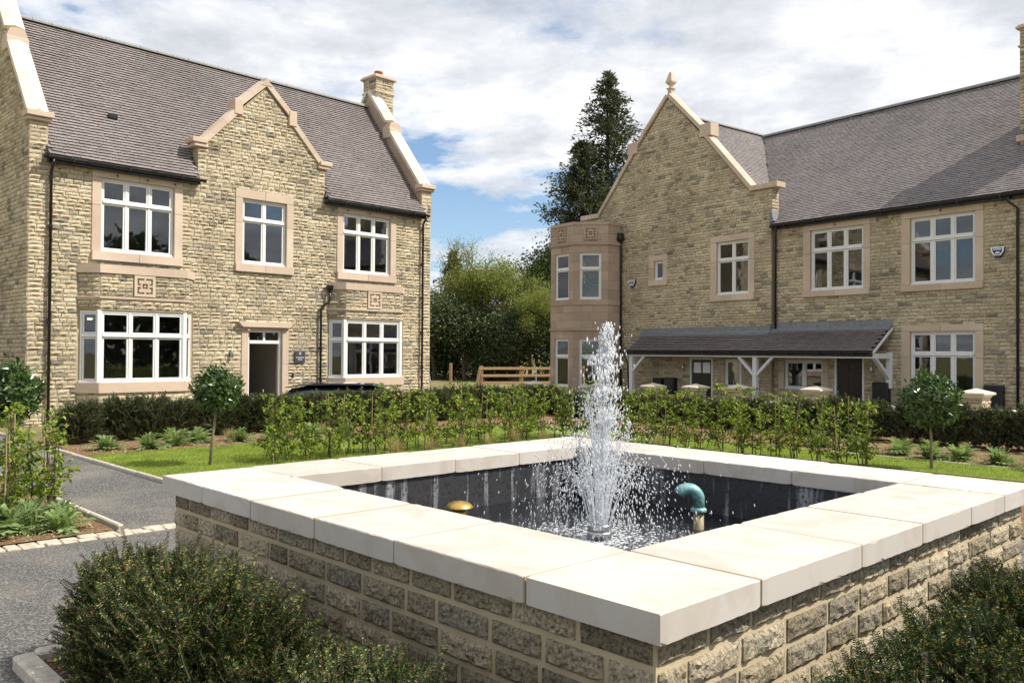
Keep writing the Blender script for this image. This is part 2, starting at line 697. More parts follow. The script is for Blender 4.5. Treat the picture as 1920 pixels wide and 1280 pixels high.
def rand_dirs(n):
    v = rng.normal(size=(n, 3))
    return v / np.linalg.norm(v, axis=1)[:, None]


# ------------------------------------------------------------------ layout
# the pool and its garden share one square grid: A along the pool's right-hand direction, B along its left-hand one
GA = R(43.7234)
eA = np.array([math.cos(GA), math.sin(GA)])
eB = np.array([-math.sin(GA), math.cos(GA)])
CEN = np.array([0.5211, 2.9483]) + (eA + eB) * 2.2


def gxy(a, b):
    p = CEN + eA * a + eB * b
    return float(p[0]), float(p[1])


def gab(x, y):
    d = np.array([x, y]) - CEN
    return float(d @ eA), float(d @ eB)


def sstep(x, a, b):
    t = min(max((x - a) / (b - a), 0), 1)
    return t * t * (3 - 2 * t)


def gz(x, y):
    """ground height: the court in front of the houses lies half a metre lower than the garden"""
    a, b = gab(x, y)
    return -0.5 * sstep(max(a, b), 13.3, 16.0) * sstep(a, 1.0, 5.0)


# ground sheet
def ground():
    xs = np.concatenate([[-900, -300, -120, -60], np.arange(-40, 41, 1.0), [60, 120, 300, 900]])
    ys = np.concatenate([[-300, -100, -40, -20], np.arange(-12, 61, 1.0), [75, 100, 140, 220, 400, 1200]])
    V = [(x, y, gz(x, y) - .02) for y in ys for x in xs]
    w = len(xs)
    F = np.array([(j * w + i, j * w + i + 1, (j + 1) * w + i + 1, (j + 1) * w + i) for j in range(len(ys) - 1) for i in range(w - 1)])
    structure(MB().add(V, F).build('ground', 'field', smooth=True))


ground()


def sheet(name, poly_ab, z, mat, n=1):
    """flat piece of ground given by corners on the garden grid"""
    P = [gxy(a, b) for a, b in poly_ab]
    mb = MB()
    mb.add([(x, y, z + 0 * gz(x, y)) for x, y in P], [tuple(range(len(P)))])
    return structure(mb.build(name, mat))


sheet('path', [(-7.5, -7.5), (7.5, -7.5), (7.5, 4.1), (-.3, 4.1), (-.3, 19), (-1.72, 19), (-1.72, 4.1), (-7.5, 4.1)], 0.0, 'tarmac')
sheet('flower_bed', [(-7.5, 4.36), (-1.78, 4.36), (-1.78, 12.8), (-7.5, 12.8)], 0.012, 'mulch')
sheet('flower_bed', [(-.24, 4.36), (4.3, 4.36), (4.3, -6), (8.2, -6), (8.2, 7.2), (-.24, 7.2)], 0.012, 'mulch')
sheet('lawn', [(-.24, 7.24), (8.24, 7.24), (8.24, -6), (9.6, -6), (9.6, 10.4), (-.24, 10.4)], 0.016, 'lawn_soil')
sheet('flower_bed', [(-.24, 10.44), (9.64, 10.44), (9.64, -6), (13.4, -6), (13.4, 13.4), (-.24, 13.4)], 0.012, 'mulch')
sheet('flower_bed', [(-3.3, -4), (-2.2, -4), (-2.2, 1.1), (-3.3, 1.1)], 0.02, 'mulch')
sheet('flower_bed', [(-2.6, -3.3), (4.0, -3.3), (4.0, -2.2), (-2.6, -2.2)], 0.02, 'mulch')
sheet('flower_bed', [(-7, 14.6), (-1.8, 14.6), (-1.8, 16.6), (-7, 16.6)], 0.012, 'mulch')
# the court in front of the houses
structure(MB().add([(x, y, -.49) for x, y in [gxy(5.2, 16.2), gxy(16.2, 16.2), gxy(16.2, 2), gxy(19, -6), gxy(34, -6), gxy(34, 30), gxy(5.2, 30)]],
                   [tuple(range(7))]).build('court', 'tarmac'))


def kerb_run(a0, b0, a1, b1, label, w=.055, h=.05, seg=.9):
    """edging laid in lengths"""
    x0, y0 = gxy(a0, b0)
    x1, y1 = gxy(a1, b1)
    Lg = math.hypot(x1 - x0, y1 - y0)
    o = thing('kerb', label, 'kerb', (x0, y0, 0), math.atan2(y1 - y0, x1 - x0))
    n = max(1, round(Lg / seg))
    for i in range(n):
        j = rng.normal(0, .003)
        MB().cbox(i * Lg / n + .004, (i + 1) * Lg / n - .004, -w / 2 + j, w / 2 + j, -.05, h + rng.normal(0, .003), .012).build('kerb_stone', 'kerb', o)


kerb_run(-.3, 4.3, -.3, 16, 'pale edging along the right side of the gravel path beside the lawn')
kerb_run(-1.72, 4.4, -1.72, 14, 'pale edging along the left side of the path by the saplings')
kerb_run(-3.34, -3.5, -3.34, 1.14, 'pale kerb along the outer side of the yew bed at bottom left', .11, .07)
kerb_run(-3.28, 1.14, -2.3, 1.14, 'short pale kerb closing the yew bed at bottom left', .11, .07)
kerb_run(-.2, 7.22, 8.22, 7.22, 'thin pale edging between lawn and sapling bed, left of fountain', .04, .03)
kerb_run(9.62, 8, 9.62, -4, 'thin pale edging at the far side of the right lawn strip', .04, .03)


def setts(a0, a1, b, label):
    """double row of small stone setts across the path"""
    x0, y0 = gxy(a0, b)
    o = thing('sett_edging', label, 'edging', (x0, y0, 0), GA)
    Lg = a1 - a0
    for row in range(2):
        x = rng.uniform(0, .05)
        while x < Lg:
            w = rng.uniform(.10, .19)
            y = row * .115 + rng.normal(0, .005)
            MB().cbox(x, x + w - .012, y, y + .10 + rng.normal(0, .006), -.04, .010 + rng.normal(0, .004), .007).build('sett', 'sett', o)
            x += w


setts(-6.2, -1.75, 4.12, 'double row of worn pale stone setts edging the planted bed at left')
setts(-1.70, -.32, 4.12, 'short double row of setts crossing the gravel path by the pool')

# ------------------------------------------------------------------ fountain pool
pool = thing('fountain_pool', 'square raised stone pool with pale coping slabs and rough block walls', 'pool', (*gxy(0, 0), 0), GA)
HS, CW, CT, ZT = 2.2, .677, .118, .80      # half size, coping width, coping thickness, top
WO = HS - .075                             # outer face of the walls
WI = HS - CW + .03                         # inner lining


def rock(nx, nz, amp, seed, edge=.25, n_amp=.42):
    """unit block face in x,z (-.5..5) with a rough pillow front towards -y and sides going back"""
    r = np.random.default_rng(seed)
    gx = np.linspace(-.5, .5, nx)
    gzz = np.linspace(-.5, .5, nz)
    X, Z = np.meshgrid(gx, gzz)
    n = r.normal(size=X.shape)
    for _ in range(1):
        n = (n + np.roll(n, 1, 0) + np.roll(n, 1, 1)) / 1.8
    prof = np.minimum(1, np.minimum((.5 - abs(X)) / edge, (.5 - abs(Z)) / edge))
    Y = -amp * (.3 + .7 * prof + n_amp * n * (.25 + prof))
    jx = r.normal(0, .10 / nx, X.shape)
    jz = r.normal(0, .12 / nz, X.shape)
    X = np.clip(X + jx, -.5, .5)
    Z = np.clip(Z + jz, -.5, .5)
    front = np.stack([X, Y, Z], -1).reshape(-1, 3)
    idx = np.arange(nx * nz).reshape(nz, nx)
    F = [(idx[j, i], idx[j, i + 1], idx[j + 1, i + 1], idx[j + 1, i]) for j in range(nz - 1) for i in range(nx - 1)]
    ring = list(idx[0]) + list(idx[1:, -1]) + list(idx[-1, -2::-1]) + list(idx[-2:0:-1, 0])
    back = front[ring].copy()
    back[:, 1] = .03
    k = len(ring)
    b0 = nx * nz
    F += [(ring[(i + 1) % k], ring[i], b0 + i, b0 + (i + 1) % k) for i in range(k)]
    return np.concatenate([front, back]), np.array(F)


POOL_V = [rock(14, 7, .019, 100 + i, .10, n_amp=.17) for i in range(9)]
POOL_ME = [MB().add(v, f).mesh('block', 'pool_block', False) for v, f in POOL_V]


def pool_side(rot):
    Mr = Matrix.Rotation(rot, 4, 'Z')
    z1 = ZT - CT
    hs = [.118, .127, .130, .125, .122, .13]
    z = z1
    row = 0
    while z > .0:
        h = hs[row % 6]
        x = -WO
        first = True
        while x < WO - .02:
            w = rng.uniform(.22, .42)
            if first and row % 2:
                w = rng.uniform(.12, .2)
            first = False
            if WO - (x + w) < .16:
                w = WO - x
            k = int(rng.integers(9))
            o = link('block', POOL_ME[k], pool)
            o.matrix_local = Mr @ Matrix.Translation((x + w / 2, -WO, z - h / 2)) @ Matrix.Diagonal((w - .03, rng.uniform(.8, 1.2), h - .028, 1))
            x += w
        z -= h
        row += 1


for k in range(4):
    pool_side(k * math.pi / 2)
m_ = MB()
for k in range(4):
    Mr = Matrix.Rotation(k * math.pi / 2, 4, 'Z')
    m_.box(-WO + .001, WO - .30, -WO + .001, -WO + .30, -.1, ZT - CT, Mr)
m_.build('mortar', 'pool_mortar', pool)
for k in range(4):
    Mr = Matrix.Rotation(k * math.pi / 2, 4, 'Z')
    mm = MB()
    mm.box(-WI - .0, WI + .03, -WI - .035, -WI, .0, ZT - CT - .001, Mr)
    mm.build('lining_wall', 'liner', pool)
MB().box(-WI, WI, -WI, WI, -.02, .03).build('pool_floor', 'liner', pool)


def slab_mesh(x0, x1, y0, y1, z0, z1, M):
    """coping slab whose arrises are slightly worn and chipped"""
    n = max(6, int((x1 - x0) / .035))
    xs = np.linspace(x0, x1, n + 1)
    v = []
    for i, x in enumerate(xs):
        b = .0035 + np.abs(rng.normal(0, .0016, 8)) + np.where(rng.uniform(size=8) < .045, rng.uniform(.006, .016, 8), 0)
        e = .004 if i in (0, n) else 0
        v += [(x, y0 + b[0] + e, z0 + e), (x, y1 - b[1] - e, z0 + e), (x, y1 - e, z0 + b[2] + e), (x, y1 - e, z1 - b[3] - e), (x, y1 - b[4] - e, z1 - e), (x, y0 + b[5] + e, z1 - e),
              (x, y0 + e, z1 - b[6] - e), (x, y0 + e, z0 + b[7] + e)]
    v = np.array(v)
    F = [(i * 8 + j, i * 8 + (j + 1) % 8, (i + 1) * 8 + (j + 1) % 8, (i + 1) * 8 + j) for i in range(n) for j in range(8)]
    F += [tuple(range(8))[::-1], tuple(range(n * 8, n * 8 + 8))]
    return MB().add(xf(M, v), F)


for k, joints in enumerate([[.73, 1.6, 2.35, 3.1, 3.72], [.72, 1.5, 2.3, 3.05, 3.72], [.68, 1.45, 2.2, 2.95, 3.72], [.55, 1.36, 2.1, 2.83, 3.68]]):
    Mr = Matrix.Rotation(k * math.pi / 2, 4, 'Z')
    ed = [0 if k == 0 else CW] + [j for j in joints if j > (0.1 if k == 0 else CW + .02)]
    # each side runs from one corner slab to the next; corner slabs are square
    ed = [0.0, CW] + [j for j in joints[1:-1]] + [2 * HS - CW]
    for a, b in zip(ed[:-1], ed[1:]):
        d = rng.normal(0, .0015)
        slab_mesh(-HS + a + .006, -HS + b - .006, -HS + rng.normal(0, .0015), -HS + CW - .006, ZT - CT + d, ZT + d, Mr).build('coping_slab', 'pool_slab', pool)
m_ = MB()
for k in range(4):
    Mr = Matrix.Rotation(k * math.pi / 2, 4, 'Z')
    m_.box(-HS + .008, HS - CW, -HS + .008, -HS + CW - .012, ZT - CT + .012, ZT - .006, Mr)
m_.build('joint_mortar', 'mortar', pool)
wz = .36
wv = []
structure(MB().add([(*gxy(a * WI, b * WI), wz) for a, b in ((-1, -1), (1, -1), (1, 1), (-1, 1))], [(0, 1, 2, 3)]).build('water', 'water'))

# things standing in the pool
NZ = np.array([.64, 6.14])
nz_ = thing('fountain_nozzle', 'short steel nozzle throwing up water in the middle of the pool', 'nozzle', (NZ[0], NZ[1], .03))
MB().lathe([(.085, 0), (.085, .42), (.09, .425), (.09, .44), (.07, .44), (.07, .40)], 20).build('barrel', 'steel', nz_, True)
MB().lathe([(.094, .36), (.096, .375), (.094, .39)], 20).build('collar', 'steel', nz_, True)
gp = thing('gooseneck_pipe', 'green verdigris gooseneck overflow pipe on a brown stub in the pool', 'pipe', (1.44, 6.52, .03), R(43.7))
MB().tube([(0, 0, 0), (0, 0, .48)], .040, 14).build('stub', 'pipe_stub', gp, True)
arc = [(0, 0, .47), (0, 0, .56)] + [(-.085 + .085 * math.cos(t), .0, .55 + .085 * math.sin(t)) for t in np.linspace(.2, 2.6, 12)]
_M = Matrix.Rotation(R(140), 4, 'Z')
MB().tube(xf(_M, [(-x, y, z) for x, y, z in arc]), [.045] * 2 + [.047] * 11 + [.042], 14).build('bend', 'verdigris', gp, True)
MB().lathe([(.045, .455), (.060, .46), (.062, .48), (.048, .495)], 16).build('flange', 'verdigris', gp, True)
dm = thing('brass_cap', 'round brass mushroom cap at the left wall of the pool', 'cap', (-.42, 6.92, .03))
MB().lathe([(.0, .46), (.05, .455), (.09, .44), (.112, .415), (.115, .405), (.10, .402), (.02, .40)], 24).build('dome', 'brass', dm, True)
MB().lathe([(.06, 0), (.06, .40), (.05, .405)], 16).build('strainer', 'brass', dm, True)

# ------------------------------------------------------------------ building kit (local frame: x along the front, y into the house, z up)
STONE_V = [rock(5, 3, .028, 200 + i, .28, .32) for i in range(16)]
STONE_ME = [MB().add(v, f).mesh('stone', 'walling_stone') for v, f in STONE_V]
I4 = Matrix.Identity(4)


def fill_stones(out, x0, x1, z0, z1, holes=(), M=I4, xr=None, hmin=.075, hmax=.118, seed=0):
    """courses of random stones between x0..x1 and z0..z1, leaving out holes"""
    r = np.random.default_rng(seed + 11)
    z = z0
    while z < z1 - .03:
        h = float(r.uniform(hmin, hmax))
        if z + h > z1 - .03:
            h = z1 - z
        a, b = x0, x1
        if xr is not None:
            lo, hi = xr(z + h)
            a, b = max(a, lo), min(b, hi)
        iv = [(a, b)] if b - a > .05 else []
        for hx0, hx1, hz0, hz1 in holes:
            if z + h > hz0 and z < hz1:
                nv = []
                for p, q in iv:
                    if hx1 <= p or hx0 >= q:
                        nv.append((p, q))
                    else:
                        if hx0 - p > .03:
                            nv.append((p, hx0))
                        if q - hx1 > .03:
                            nv.append((hx1, q))
                iv = nv
        for p, q in iv:
            x = p
            while x < q - 1e-4:
                w = float(r.uniform(.13, .34)) * (.8 + h * 2.5)
                if q - (x + w) < .11:
                    w = q - x
                out.append((M, x + w / 2, z + h / 2, w, h, int(r.integers(16))))
                x += w
        z += h


def place_stones(house, specs, n=300, gap=.012):
    """the n stones that show largest become objects, the others one mesh"""
    Mw = house.matrix_basis
    sc = []
    cp = Vector((0, 0, EYE))
    for M, cx, cz, w, h, k in specs:
        p = Mw @ (M @ Vector((cx, 0, cz)))
        nrm = (Mw @ M).to_3x3() @ Vector((0, -1, 0))
        d = cp - p
        ang = max(0.0, nrm.normalized().dot(d.normalized()))
        q = p - cp
        u = abs(q.x / max(q.y, .1)) * 1590.8
        sc.append(w * h * ang / d.length_squared if u < 965 and q.y > 0 else 0)
    order = np.argsort(-np.array(sc))
    big = set(order[:n].tolist())
    mb = MB()
    for i, (M, cx, cz, w, h, k) in enumerate(specs):
        T = M @ Matrix.Translation((cx, 0, cz)) @ Matrix.Diagonal((max(w - gap, .02), 1, max(h - gap, .02), 1))
        if i in big:
            o = link('stone', STONE_ME[k], house)
            o.matrix_local = T
        else:
            v, f = STONE_V[k]
            mb.add(xf(T, v), f)
    if mb.n:
        mb.build('small_stones', 'walling_stone', house, stuff=True)


def holed(mb, x0, x1, z0, z1, y0, y1, holes, M=I4):
    """wall slab with rectangular openings"""
    xs = sorted({x0, x1, *[min(max(h[0], x0), x1) for h in holes], *[min(max(h[1], x0), x1) for h in holes]})
    zs = sorted({z0, z1, *[min(max(h[2], z0), z1) for h in holes], *[min(max(h[3], z0), z1) for h in holes]})
    for i in range(len(xs) - 1):
        # join cells of one column that touch
        run = None
        for j in range(len(zs) - 1):
            cx, cz = (xs[i] + xs[i + 1]) / 2, (zs[j] + zs[j + 1]) / 2
            solid = not any(h[0] < cx < h[1] and h[2] < cz < h[3] for h in holes)
            if solid:
                run = [zs[j], zs[j + 1]] if run is None else [run[0], zs[j + 1]]
            if run and (not solid or j == len(zs) - 2):
                mb.box(xs[i], xs[i + 1], y0, y1, run[0], run[1], M)
                run = None


def surround(house, x0, x1, z0, z1, ix0, ix1, iz0, iz1, M=I4, y0=-.036, y1=.10, mat='dressed_stone', sill=True, split=2, name='surround_stone'):
    g = .003
    P = []
    n = split
    for i in range(n):
        P.append((x0 + (x1 - x0) * i / n, x0 + (x1 - x0) * (i + 1) / n, iz1, z1, y0))
        if sill:
            P.append((x0 + (x1 - x0) * i / n, x0 + (x1 - x0) * (i + 1) / n, z0, iz0, y0 - .045))
    zm = iz0 + (iz1 - iz0) * .62
    for a, b in ((x0, ix0), (ix1, x1)):
        P.append((a, b, iz0 if sill else z0, zm, y0))
        P.append((a, b, zm, iz1, y0))
    for a, b, c, d, y in P:
        MB().cbox(a + g, b - g, y, y1, c + g, d - g, .006, M).build(name, mat, house)


def window(house, x0, x1, z0, z1, cols, ztr, M=I4, y=.045, mat='white_paint', lamp=False):
    """casement window: frame, mullions, sashes; every pane a child"""
    mb = MB()
    fw, d = .05, .075
    mb.cbox(x0, x0 + fw, y, y + d, z0, z1, .006, M)
    mb.cbox(x1 - fw, x1, y, y + d, z0, z1, .006, M)
    mb.cbox(x0 + fw, x1 - fw, y + .001, y + d, z1 - fw, z1, .006, M)
    mb.cbox(x0 - .01, x1 + .01, y - .03, y + d, z0 - .008, z0 + fw, .008, M)
    rows = [(z0 + fw, z1 - fw)]
    if ztr:
        mb.cbox(x0 + fw, x1 - fw, y - .022, y + d, ztr - .034, ztr + .034, .008, M)
        rows = [(z0 + fw, ztr - .034), (ztr + .034, z1 - fw)]
    xs = [x0 + fw + (x1 - x0 - 2 * fw) * i / cols for i in range(cols + 1)]
    for i in range(1, cols):
        for a, b in rows:
            mb.cbox(xs[i] - .028, xs[i] + .028, y + .002, y + d, a, b, .005, M)
    panes = []
    for i in range(cols):
        a = xs[i] + (.028 if i else 0)
        b = xs[i + 1] - (.028 if i < cols - 1 else 0)
        for c, e in rows:
            s = .045
            yy = y + .014
            mb.cbox(a + .004, a + s, yy, yy + .05, c + .004, e - .004, .006, M)
            mb.cbox(b - s, b - .004, yy, yy + .05, c + .004, e - .004, .006, M)
            mb.cbox(a + s, b - s, yy, yy + .05, c + .004, c + s, .006, M)
            mb.cbox(a + s, b - s, yy, yy + .05, e - s, e - .004, .006, M)
            panes.append((a + s - .004, b - s + .004, c + s - .004, e - s + .004))
    w = mb.build('window', mat, house)
    for a, b, c, e in panes:
        MB().box(a, b, y + .040, y + .046, c, e, M).build('pane', 'window_glass', w)
    return w


def rake(house, P0, P1, W, w, t0=.10, t1=.15, n=4, mat='dressed_stone', name='coping_stone', flat=False):
    """coping stones laid along a sloping line, W is the direction across"""
    P0, P1, W = (np.asarray(a, float) for a in (P0, P1, W))
    T = P1 - P0
    Lg = np.linalg.norm(T)
    T /= Lg
    Nn = np.cross(W, T)
    if Nn[2] < 0:
        Nn = -Nn
    sec = [(-w / 2, 0), (w / 2, 0), (w / 2, t0), (0, t1), (-w / 2, t0)]
    if flat:
        sec = [(-w / 2, 0), (w / 2, 0), (w / 2, t0), (-w / 2, t0)]
    for i in range(n):
        a, b = Lg * i / n + .003, Lg * (i + 1) / n - .003
        k = len(sec)
        v = [P0 + T * s + W * p + Nn * q for s in (a, b) for p, q in sec]
        F = [tuple(range(k)), tuple(range(2 * k - 1, k - 1, -1))] + [(j, j + k, (j + 1) % k + k, (j + 1) % k) for j in range(k)]
        MB().add(v, F).build(name, mat, house)


def tiles(mb, O, X, Uv, nx, ns, keep, tw=.165, gauge=.105, th=.022):
    """plain tiles in half bond on the plane through O spanned by X (along) and Uv (up the slope)"""
    O, X, Uv = (np.asarray(a, float) for a in (O, X, Uv))
    Nn = np.cross(X, Uv)
    if Nn[2] < 0:
        Nn = -Nn
    A = []
    for s in range(ns):
        off = .5 * tw if s % 2 else 0
        i = np.arange(nx + 1)
        xc = i * tw + tw / 2 - off
        sc = np.full_like(xc, s * gauge)
        A.append(np.stack([xc, sc], 1))
    A = np.concatenate(A)
    m = keep(A[:, 0], A[:, 1] + gauge / 2)
    A = A[m]
    n = len(A)
    x = A[:, 0] + rng.normal(0, .002, n)
    s0 = A[:, 1] + rng.normal(0, .003, n)
    hw = tw / 2 - .0018
    lift = th * 1.5 + np.abs(rng.normal(0, .0022, n))
    tl = rng.normal(0, .002, n)

    def P(dx, ds, hgt):
        return O + np.outer(x + dx, X) + np.outer(s0 + ds, Uv) + np.outer(hgt, Nn)
    V = np.stack([P(-hw, 0, lift + tl), P(hw, 0, lift - tl), P(hw, gauge + .012, np.full(n, .004)), P(-hw, gauge + .012, np.full(n, .004)),
                  P(-hw, .022, lift - th + tl - .004), P(hw, .022, lift - th - tl - .004)], 1).reshape(-1, 3)
    b = np.arange(n)[:, None] * 6
    mb.add(V, np.concatenate([b + np.array([0, 1, 2, 3]), b + np.array([4, 5, 1, 0])]))


def ridge_tiles(house, P0, P1, r=.10, seg=.45):
    P0, P1 = np.asarray(P0, float), np.asarray(P1, float)
    T = P1 - P0
    Lg = np.linalg.norm(T)
    T /= Lg
    S = np.cross(T, [0, 0, 1.])
    S /= np.linalg.norm(S)
    n = max(1, round(Lg / seg))
    for i in range(n):
        a, b = Lg * i / n + .004, Lg * (i + 1) / n - .004
        th = np.linspace(-.25, math.pi + .25, 9)
        v = []
        for s in (a, b):
            for t in th:
                v.append(P0 + T * s + S * math.cos(t) * r + np.array([0, 0, math.sin(t) * r * .9]))
        F = [(j, j + 1, j + 10, j + 9) for j in range(8)] + [tuple(range(9)), tuple(range(17, 8, -1))]
        MB().add(v, F).build('ridge_tile', 'ridge_clay', house)


plain('ridge_clay', (.27, .27, .265), 0.7, var=0.15)


def gutter(house, x0, x1, y, z, r=.062):
    th = np.linspace(math.pi, 2 * math.pi, 8)
    v, F = [], []
    for x in (x0, x1):
        for rr in (r, r - .008):
            v += [(x, y + rr * math.cos(t), z + rr * math.sin(t)) for t in th]
    for k in range(7):
        F += [(k, k + 1, 16 + k + 1, 16 + k), (8 + k + 1, 8 + k, 24 + k, 24 + k + 1), (k, 8 + k, 8 + k + 1, k + 1), (16 + k, 16 + k + 1, 24 + k + 1, 24 + k)]
    F += [(0, 16, 24, 8), (7, 15, 31, 23)]
    mb = MB().add(v, F)
    for x in (x0, x1):
        mb.cbox(x - .006, x + .006, y - r - .006, y + r + .006, z - r - .006, z + .01, .004)
    g = mb.build('gutter', 'black_plastic', house)
    n = int((x1 - x0) / 1.0)
    for i in range(n):
        MB().cbox(x0 + (i + .5) * (x1 - x0) / n - .018, x0 + (i + .5) * (x1 - x0) / n + .018, y - r - .014, y + r, z - r - .014, z + .012, .004).build('bracket', 'black_plastic', g)
    return g


def downpipe(house, pts, r=.035, brackets=(), wall_y=0.0):
    d = MB().tube(pts, r, 10).build('downpipe', 'black_plastic', house, True)
    for x, y, z in brackets:
        m = MB().lathe([(r + .004, -.03), (r + .012, -.025), (r + .012, .025), (r + .004, .03)], 10, (x, y, z))
        m.box(x - .012, x + .012, y + r, wall_y + .01, z - .01, z + .01)
        m.build('bracket', 'black_plastic', d)
    return d


KNOT = ["####.####", "#.......#", "#.......#", "##.###.##", "...#.#...", "##.###.##", "#.......#", "#.......#", "####.####"]


def knot_panel(house, cx, cz, s, M=I4, y=-.045, mat='dressed_stone'):
    """carved square panel: the knot is cut into the stone"""
    mb = MB()
    n = 9
    c = s * .74 / n
    o = s / 2
    i0 = s * .37
    for a, b, d, e in ((-o, o, i0, o), (-o, o, -o, -i0), (-o, -i0, -i0, i0), (i0, o, -i0, i0)):
        mb.box(cx + a, cx + b, y, y + .1, cz + d, cz + e, M)
    for j, row in enumerate(KNOT):
        k = 0
        while k < n:
            e = k
            while e < n and row[e] == row[k]:
                e += 1
            yy = y + (.06 if row[k] == '#' else .0012)
            mb.box(cx - i0 + k * c, cx - i0 + e * c, yy, y + .1, cz + i0 - (j + 1) * c, cz + i0 - j * c, M)
            k = e
    mb.build('carved_panel', mat, house)


def wall_lamp(label, house, x, z, M=I4):
    o = tag(bpy.data.objects.new('wall_lamp', None), label, 'lamp')
    COL.objects.link(o)
    o.matrix_world = house.matrix_basis @ M @ Matrix.Translation((x, 0, z))
    MB().cbox(-.035, .035, -.045, .0, -.045, .045, .004).build('back_plate', 'steel', o)
    MB().lathe([(.032, -.11), (.036, -.105), (.036, .105), (.032, .11)], 14, (0, -.085, 0)).build('lamp_tube', 'steel', o, True)
    MB().lathe([(.026, -.113), (.026, -.1105)], 14, (0, -.085, 0)).build('lens', 'white_paint', o)
    return o


def spot(house, x, y, z):
    """small lit downlight seen through the glass"""
    MB().lathe([(.05, -.012), (.06, 0), (.06, .01)], 12, (x, y, z)).build('downlight', 'lit_lamp', house)


# ------------------------------------------------------------------ left house
HL = thing('left_house', 'two-storey stone house with two bay windows, open front door and central gable', 'house', (-10.84943, 18.94525, 0), R(45.786))
HL.name = 'stone_house'
WL, EZ, RY, RZ = 11.75, 6.1, 2.95, 10.08
KL = (RZ - EZ) / (RY + .2)
GX = 5.83


def gable_xr(cx, half, zb, zt):
    return lambda z: (cx - half * (zt - z) / (zt - zb), cx + half * (zt - z) / (zt - zb)) if z > zb else (cx - half, cx + half)


winU = [(1.56, 3.32), (5.18, 6.50), (8.38, 10.12)]
bays = [(1.07, 3.83), (7.88, 10.64)]
# inner openings, surround outlines
ops = [(a, b, 4.03, 5.78) for a, b in winU] + [(5.38, 6.40, -.2, 2.33)] + [(a + .2, b - .2, .9, 2.62) for a, b in bays]
core = MB()
holed(core, 0.02, WL - .02, -.6, 5.98, .005, .30, ops)
core.prism([(3.93, 5.98), (7.73, 5.98), (7.73, 6.98), (GX, 8.88), (3.93, 6.98)], .005, .30)
core.box(0.02, WL - .02, 5.6, 5.9, -.6, 5.98)
for xa, xb in ((.02, .36), (WL - .36, WL - .02)):
    core.add([(x, y, z) for x in (xa, xb) for y, z in ((.30, -.6), (5.6, -.6), (5.6, 6.9), (RY, 10.45), (.30, 7.2))],
             [(0, 1, 2, 3, 4), (9, 8, 7, 6, 5), (0, 5, 6, 1), (1, 6, 7, 2), (2, 7, 8, 3), (3, 8, 9, 4), (4, 9, 5, 0)])
    core.box(xa, xb, .005, .30, 5.98, 6.86)
core.build('wall', 'mortar', HL)
# rooms
rm = MB()
for a, b, z0, z1 in ((.4, 4.9, -.05, 2.5), (6.9, 11.35, -.05, 2.5), (.4, 4.4, 3.05, 5.9), (4.5, 7.2, 3.05, 5.9), (7.3, 11.35, 3.05, 5.9)):
    rm.box(a, b, 4.2, 4.3, z0, z1)
    rm.box(a - .05, a, .31, 4.2, z0, z1)
    rm.box(b, b + .05, .31, 4.2, z0, z1)
    rm.box(a, b, .31, 4.2, z1, z1 + .1)
rm.build('room_walls', 'room_wall', HL)
rf = MB()
for a, b, z0 in ((.4, 4.9, -.15), (6.9, 11.35, -.15), (.4, 4.4, 2.9), (4.5, 7.2, 2.9), (7.3, 11.35, 2.9)):
    rf.box(a, b, .31, 4.2, z0, z0 + .1)
rf.build('room_floor', 'room_floor', HL)
hall = MB()
hall.box(5.0, 5.05, .31, 4.2, -.05, 2.7).box(6.75, 6.8, .31, 4.2, -.05, 2.7).box(5.05, 6.75, 3.6, 3.7, -.05, 2.7).box(5.05, 6.75, .31, 3.6, 2.6, 2.7)
hall.build('hall_walls', 'room_wall', HL)
MB().box(5.05, 6.75, .31, 3.6, -.15, -.06).build('hall_floor', 'room_floor', HL)
for x, y, z in ((1.55, 1.7, 5.86), (5.0, 1.6, 5.86), (7.9, 1.8, 5.86), (1.9, 1.6, 2.47), (5.45, 1.6, 2.30), (6.1, 1.3, 2.30), (8.3, 1.8, 2.47)):
    spot(HL, x, y, z)
# stones
S = []
hole = [(a - .19, b + .19, 3.90, 5.92) for a, b in winU] + [(5.20, 6.58, -.6, 2.40)]
hole += [(a + .0, b - .0, -.6, 3.62) for a, b in bays]
fill_stones(S, 0, WL, -.55, 5.98, hole, seed=1)
fill_stones(S, 3.92, 7.74, 5.98, 8.8, (), xr=gable_xr(GX, 1.91, 6.98, 8.86), seed=2)
fill_stones(S, 0, .38, 5.98, 6.84, (), seed=3)
fill_stones(S, WL - .38, WL, 5.98, 6.84, (), seed=4)
# side wall, left end
ML = Matrix(((0, 1, 0, 0), (-1, 0, 0, 0), (0, 0, 1, 0), (0, 0, 0, 1)))     # face x=0: local x runs along -y
fill_stones(S, -5.9, 0.0, -.55, 10.4, (), ML, xr=lambda z: (-5.9 + max(0, (z - 6.9)) / 1.22, -max(0, (z - 6.95)) / 1.22), seed=5)
# bay fronts
for a, b in bays:
    p, c = .38, .36
    fill_stones(S, a + c, b - c, 2.66, 3.49, [((a + b) / 2 - .26, (a + b) / 2 + .26, 3.0, 3.45)], Matrix.Translation((0, -p, 0)), seed=6 + int(a))
    fill_stones(S, a + c, b - c, -.5, .70, [], Matrix.Translation((0, -p, 0)), seed=16 + int(a))
    for sgn, xw in ((1, a), (-1, b)):
        ang = -math.atan2(p, c) if sgn > 0 else math.atan2(p, c)
        Lc = math.hypot(p, c)
        Mx = Matrix.Translation((xw if sgn > 0 else b - c, 0 if sgn > 0 else -p, 0)) @ Matrix.Rotation(ang, 4, 'Z')
        fill_stones(S, 0, Lc, 2.66, 3.49, [], Mx, seed=26 + int(a) + sgn)
        fill_stones(S, 0, Lc, -.5, .70, [], Mx, seed=36 + int(a) + sgn)
